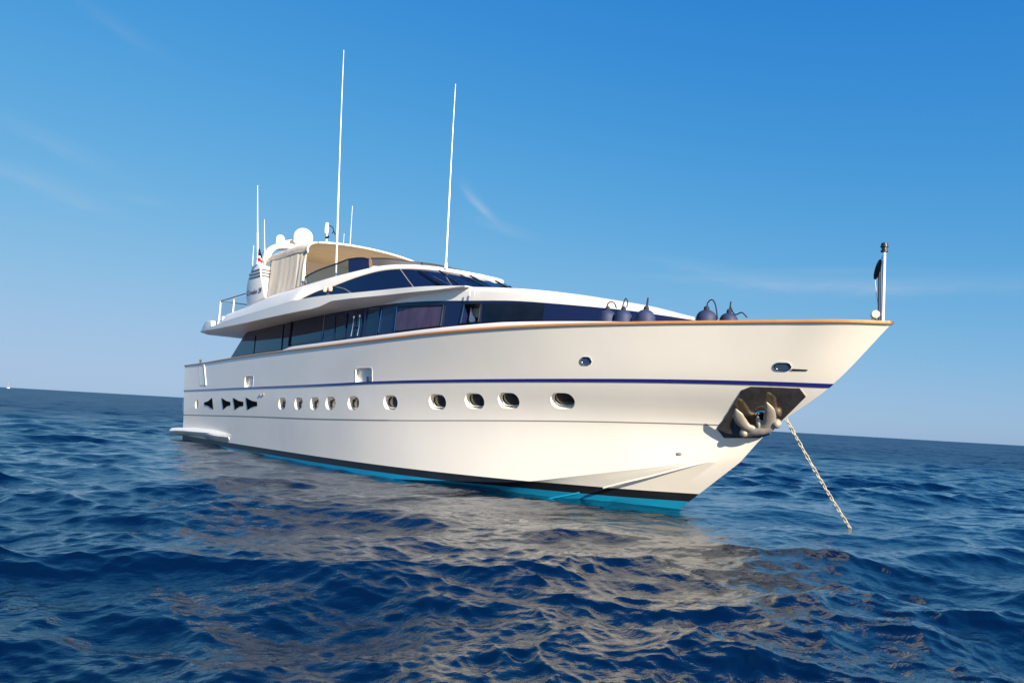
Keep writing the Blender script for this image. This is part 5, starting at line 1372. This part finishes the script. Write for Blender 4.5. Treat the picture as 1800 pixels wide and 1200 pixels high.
# ------------------------------------------------------------------ fenders standing inside the bow rail
def fender(loc, r, hgt, rope, label, lean=(0, 0)):
    """round-shouldered inflatable fender; loc is the centre of its round top"""
    x, y, z = loc
    t = thing('fender', label, 'fender', (x, y, z - hgt), 'navy fenders inside the bow rail')
    prof = [(0.05, -hgt), (r * 0.8, -hgt + 0.02)]
    for k in range(5):
        prof.append((r * (0.92 + 0.02 * k), -hgt + 0.1 + (hgt - 0.15) * k / 4))
    for k in range(1, 9):
        a = math.pi / 2 * k / 9
        prof.append((r * math.cos(a) ** 0.9, r * 0.95 * math.sin(a)))
    zt = prof[-1][1]
    prof += [(r * 0.24, zt + 0.02), (r * 0.2, zt + 0.05), (r * 0.16, zt + 0.06), (0.01, zt + 0.062)]
    ax = Vector((lean[0], lean[1], 1))
    MB().lathe(prof, loc, axis=ax, n=24).obj('fender_body', M['fender'], t, sharp=60)
    tp = Vector(loc) + ax.normalized() * (zt + 0.05)
    MB().lathe([(r * 0.27, -0.055), (r * 0.29, -0.03), (r * 0.22, 0.01), (r * 0.13, 0.02)], tp, axis=ax, n=14).obj('eye_collar', M['rope'], t)
    MB().tube(interp_path([tp + Vector(q) for q in rope], 5), 0.012, 6).obj('rope', M['rope'], t)
    return t
fender(FEND[0], 0.168, 0.40, [(0, 0, 0), (-0.01, 0, 0.06), (0.04, 0.03, 0.11), (0.12, 0.05, 0.08), (0.17, 0.06, -0.02)], 'navy fender furthest from the bow, its rope bent over to the right')
fender(FEND[1], 0.168, 0.40, [(-0.03, 0, 0), (0.0, 0.0, 0.10), (0.03, 0.02, 0.17), (0.06, 0.04, 0.10), (0.05, 0.03, 0)], 'navy fender with a tall narrow rope loop, middle of the group of three')
fender(FEND[2], 0.185, 0.40, [(0, 0, -0.02), (0.01, 0, 0.08), (0.03, 0, 0.17), (0.01, 0.02, 0.08), (0.0, 0.02, 0)], 'wide navy fender with a short upright knot, nearest the bow of the three', (0.05, 0.02))
fender(FEND[3], 0.185, 0.40, [(0, 0, 0), (0.03, 0, 0.09), (0.10, 0.02, 0.13), (0.16, 0.04, 0.02), (0.20, 0.05, -0.22)], 'navy fender whose rope arches forward and down, fourth along the rail')
fender(FEND[4], 0.16, 0.36, [(0, 0, -0.02), (0.02, 0, 0.08), (0.03, 0, 0.15), (0.02, 0.01, 0.06), (0.10, 0.03, -0.08), (0.22, 0.05, -0.05), (0.32, 0.06, -0.14)], 'small navy fender nearest the bow tip, only its crown above the rail', (0.04, 0))

# ------------------------------------------------------------------ black anchor ball hung at the jackstaff
ball = thing('anchor_ball', 'black anchoring shape of two crossed discs hung beside the white jackstaff', 'day shape', (25.06, -0.02, 4.28))
ax = Vector((cr * 0.9 - cu * -0.0)).normalized()
BC = Vector((25.06, -0.03, 4.28))
view = (BC - CAM).normalized()
tilt = (cu * math.cos(R(-16)) - cr * math.sin(R(-16))).normalized()     # long axis of the disc as it hangs
flat = Vector((0.80, -0.60, 0))
dn = (view.cross(tilt)).normalized()
dn = (dn * math.cos(R(13)) + view * math.sin(R(13))).normalized()
MB().lathe([(0.0, -0.006), (0.165, -0.006), (0.165, 0.006), (0.0, 0.006)], BC, axis=dn, n=32).obj('disc', M['matblack'], ball)
MB().tube([BC + tilt * 0.16, Vector((25.13, 0.0, 4.50))], 0.006, 5).tube([BC - tilt * 0.16, Vector((25.04, -0.03, 3.9)), Vector((25.08, -0.01, 3.55))], 0.004, 5).obj('halyard', M['cloth'], ball)

# ------------------------------------------------------------------ ensign hanging at the mast fin
fl = thing('ensign', 'small drooping flag, navy above and red below, by the mast fin', 'flag', (4.9, -2.68, 6.4))
def cloth(z0, z1, w0, w1, mt, x0=4.9, name='flag_panel'):
    rows = []
    for k in range(7):
        f = k / 6
        z = z0 + (z1 - z0) * f
        w = w0 + (w1 - w0) * f
        rows.append([(x0 + 0.06 * math.sin(3.1 * i / 8 * math.pi + z * 9), -2.70 + w * (i / 8), z - 0.10 * (i / 8) ** 2) for i in range(9)])
    mb = MB().grid(rows)
    return mb.obj(name, mt, fl)
cloth(6.98, 6.70, 0.05, 0.17, M['navyflag'])
cloth(6.70, 6.63, 0.17, 0.18, M['cloth'])
cloth(6.63, 6.49, 0.18, 0.20, M['navyred'])
MB().tube([(4.9, -2.70, 7.02), (4.9, -2.70, 6.38)], 0.008, 5).obj('flag_line', M['cloth'], fl)

# ------------------------------------------------------------------ sailing boat far off on the horizon
az = math.atan(-873 * math.cos(ROLL) / 1300)      # bearing from the camera heading
ad = HEAD + math.pi / 2 + math.atan(875.0 / 1300)
dist = 1900.0
SB = Vector((CAM.x + dist * math.cos(ad), CAM.y + dist * math.sin(ad), 0))
sb_ = thing('sailing_boat', 'tiny sailing boat with bare mast far off on the left horizon', 'sailboat', SB)
rows = []
for k in range(9):
    t = -1 + 2 * k / 8
    w = 1.3 * (1 - abs(t) ** 2.5) + 0.05
    rows.append([SB + right * (3.6 * t) + depth * y + up * z for y, z in ((-w, 0.9 + 0.3 * t * t), (-w * 0.8, -0.4), (w * 0.8, -0.4), (w, 0.9 + 0.3 * t * t))])
MB().grid(rows, True, True).obj('hull', M['white'], sb_)
MB().box(SB + up * 1.2 + right * 0.6, (2.6, 1.6, 0.7), (right, depth, up)).obj('cabin', M['white'], sb_, bevel=0.15)
MB().tube([SB - right * 0.8 + up * 1.4, SB - right * 0.8 + up * 13.5], [0.8, 0.55], 8).obj('mast', M['grey'], sb_)
MB().tube([SB - right * 0.8 + up * 3.0, SB + right * 2.6 + up * 2.9], 0.2, 8).obj('boom', M['canvas'], sb_)
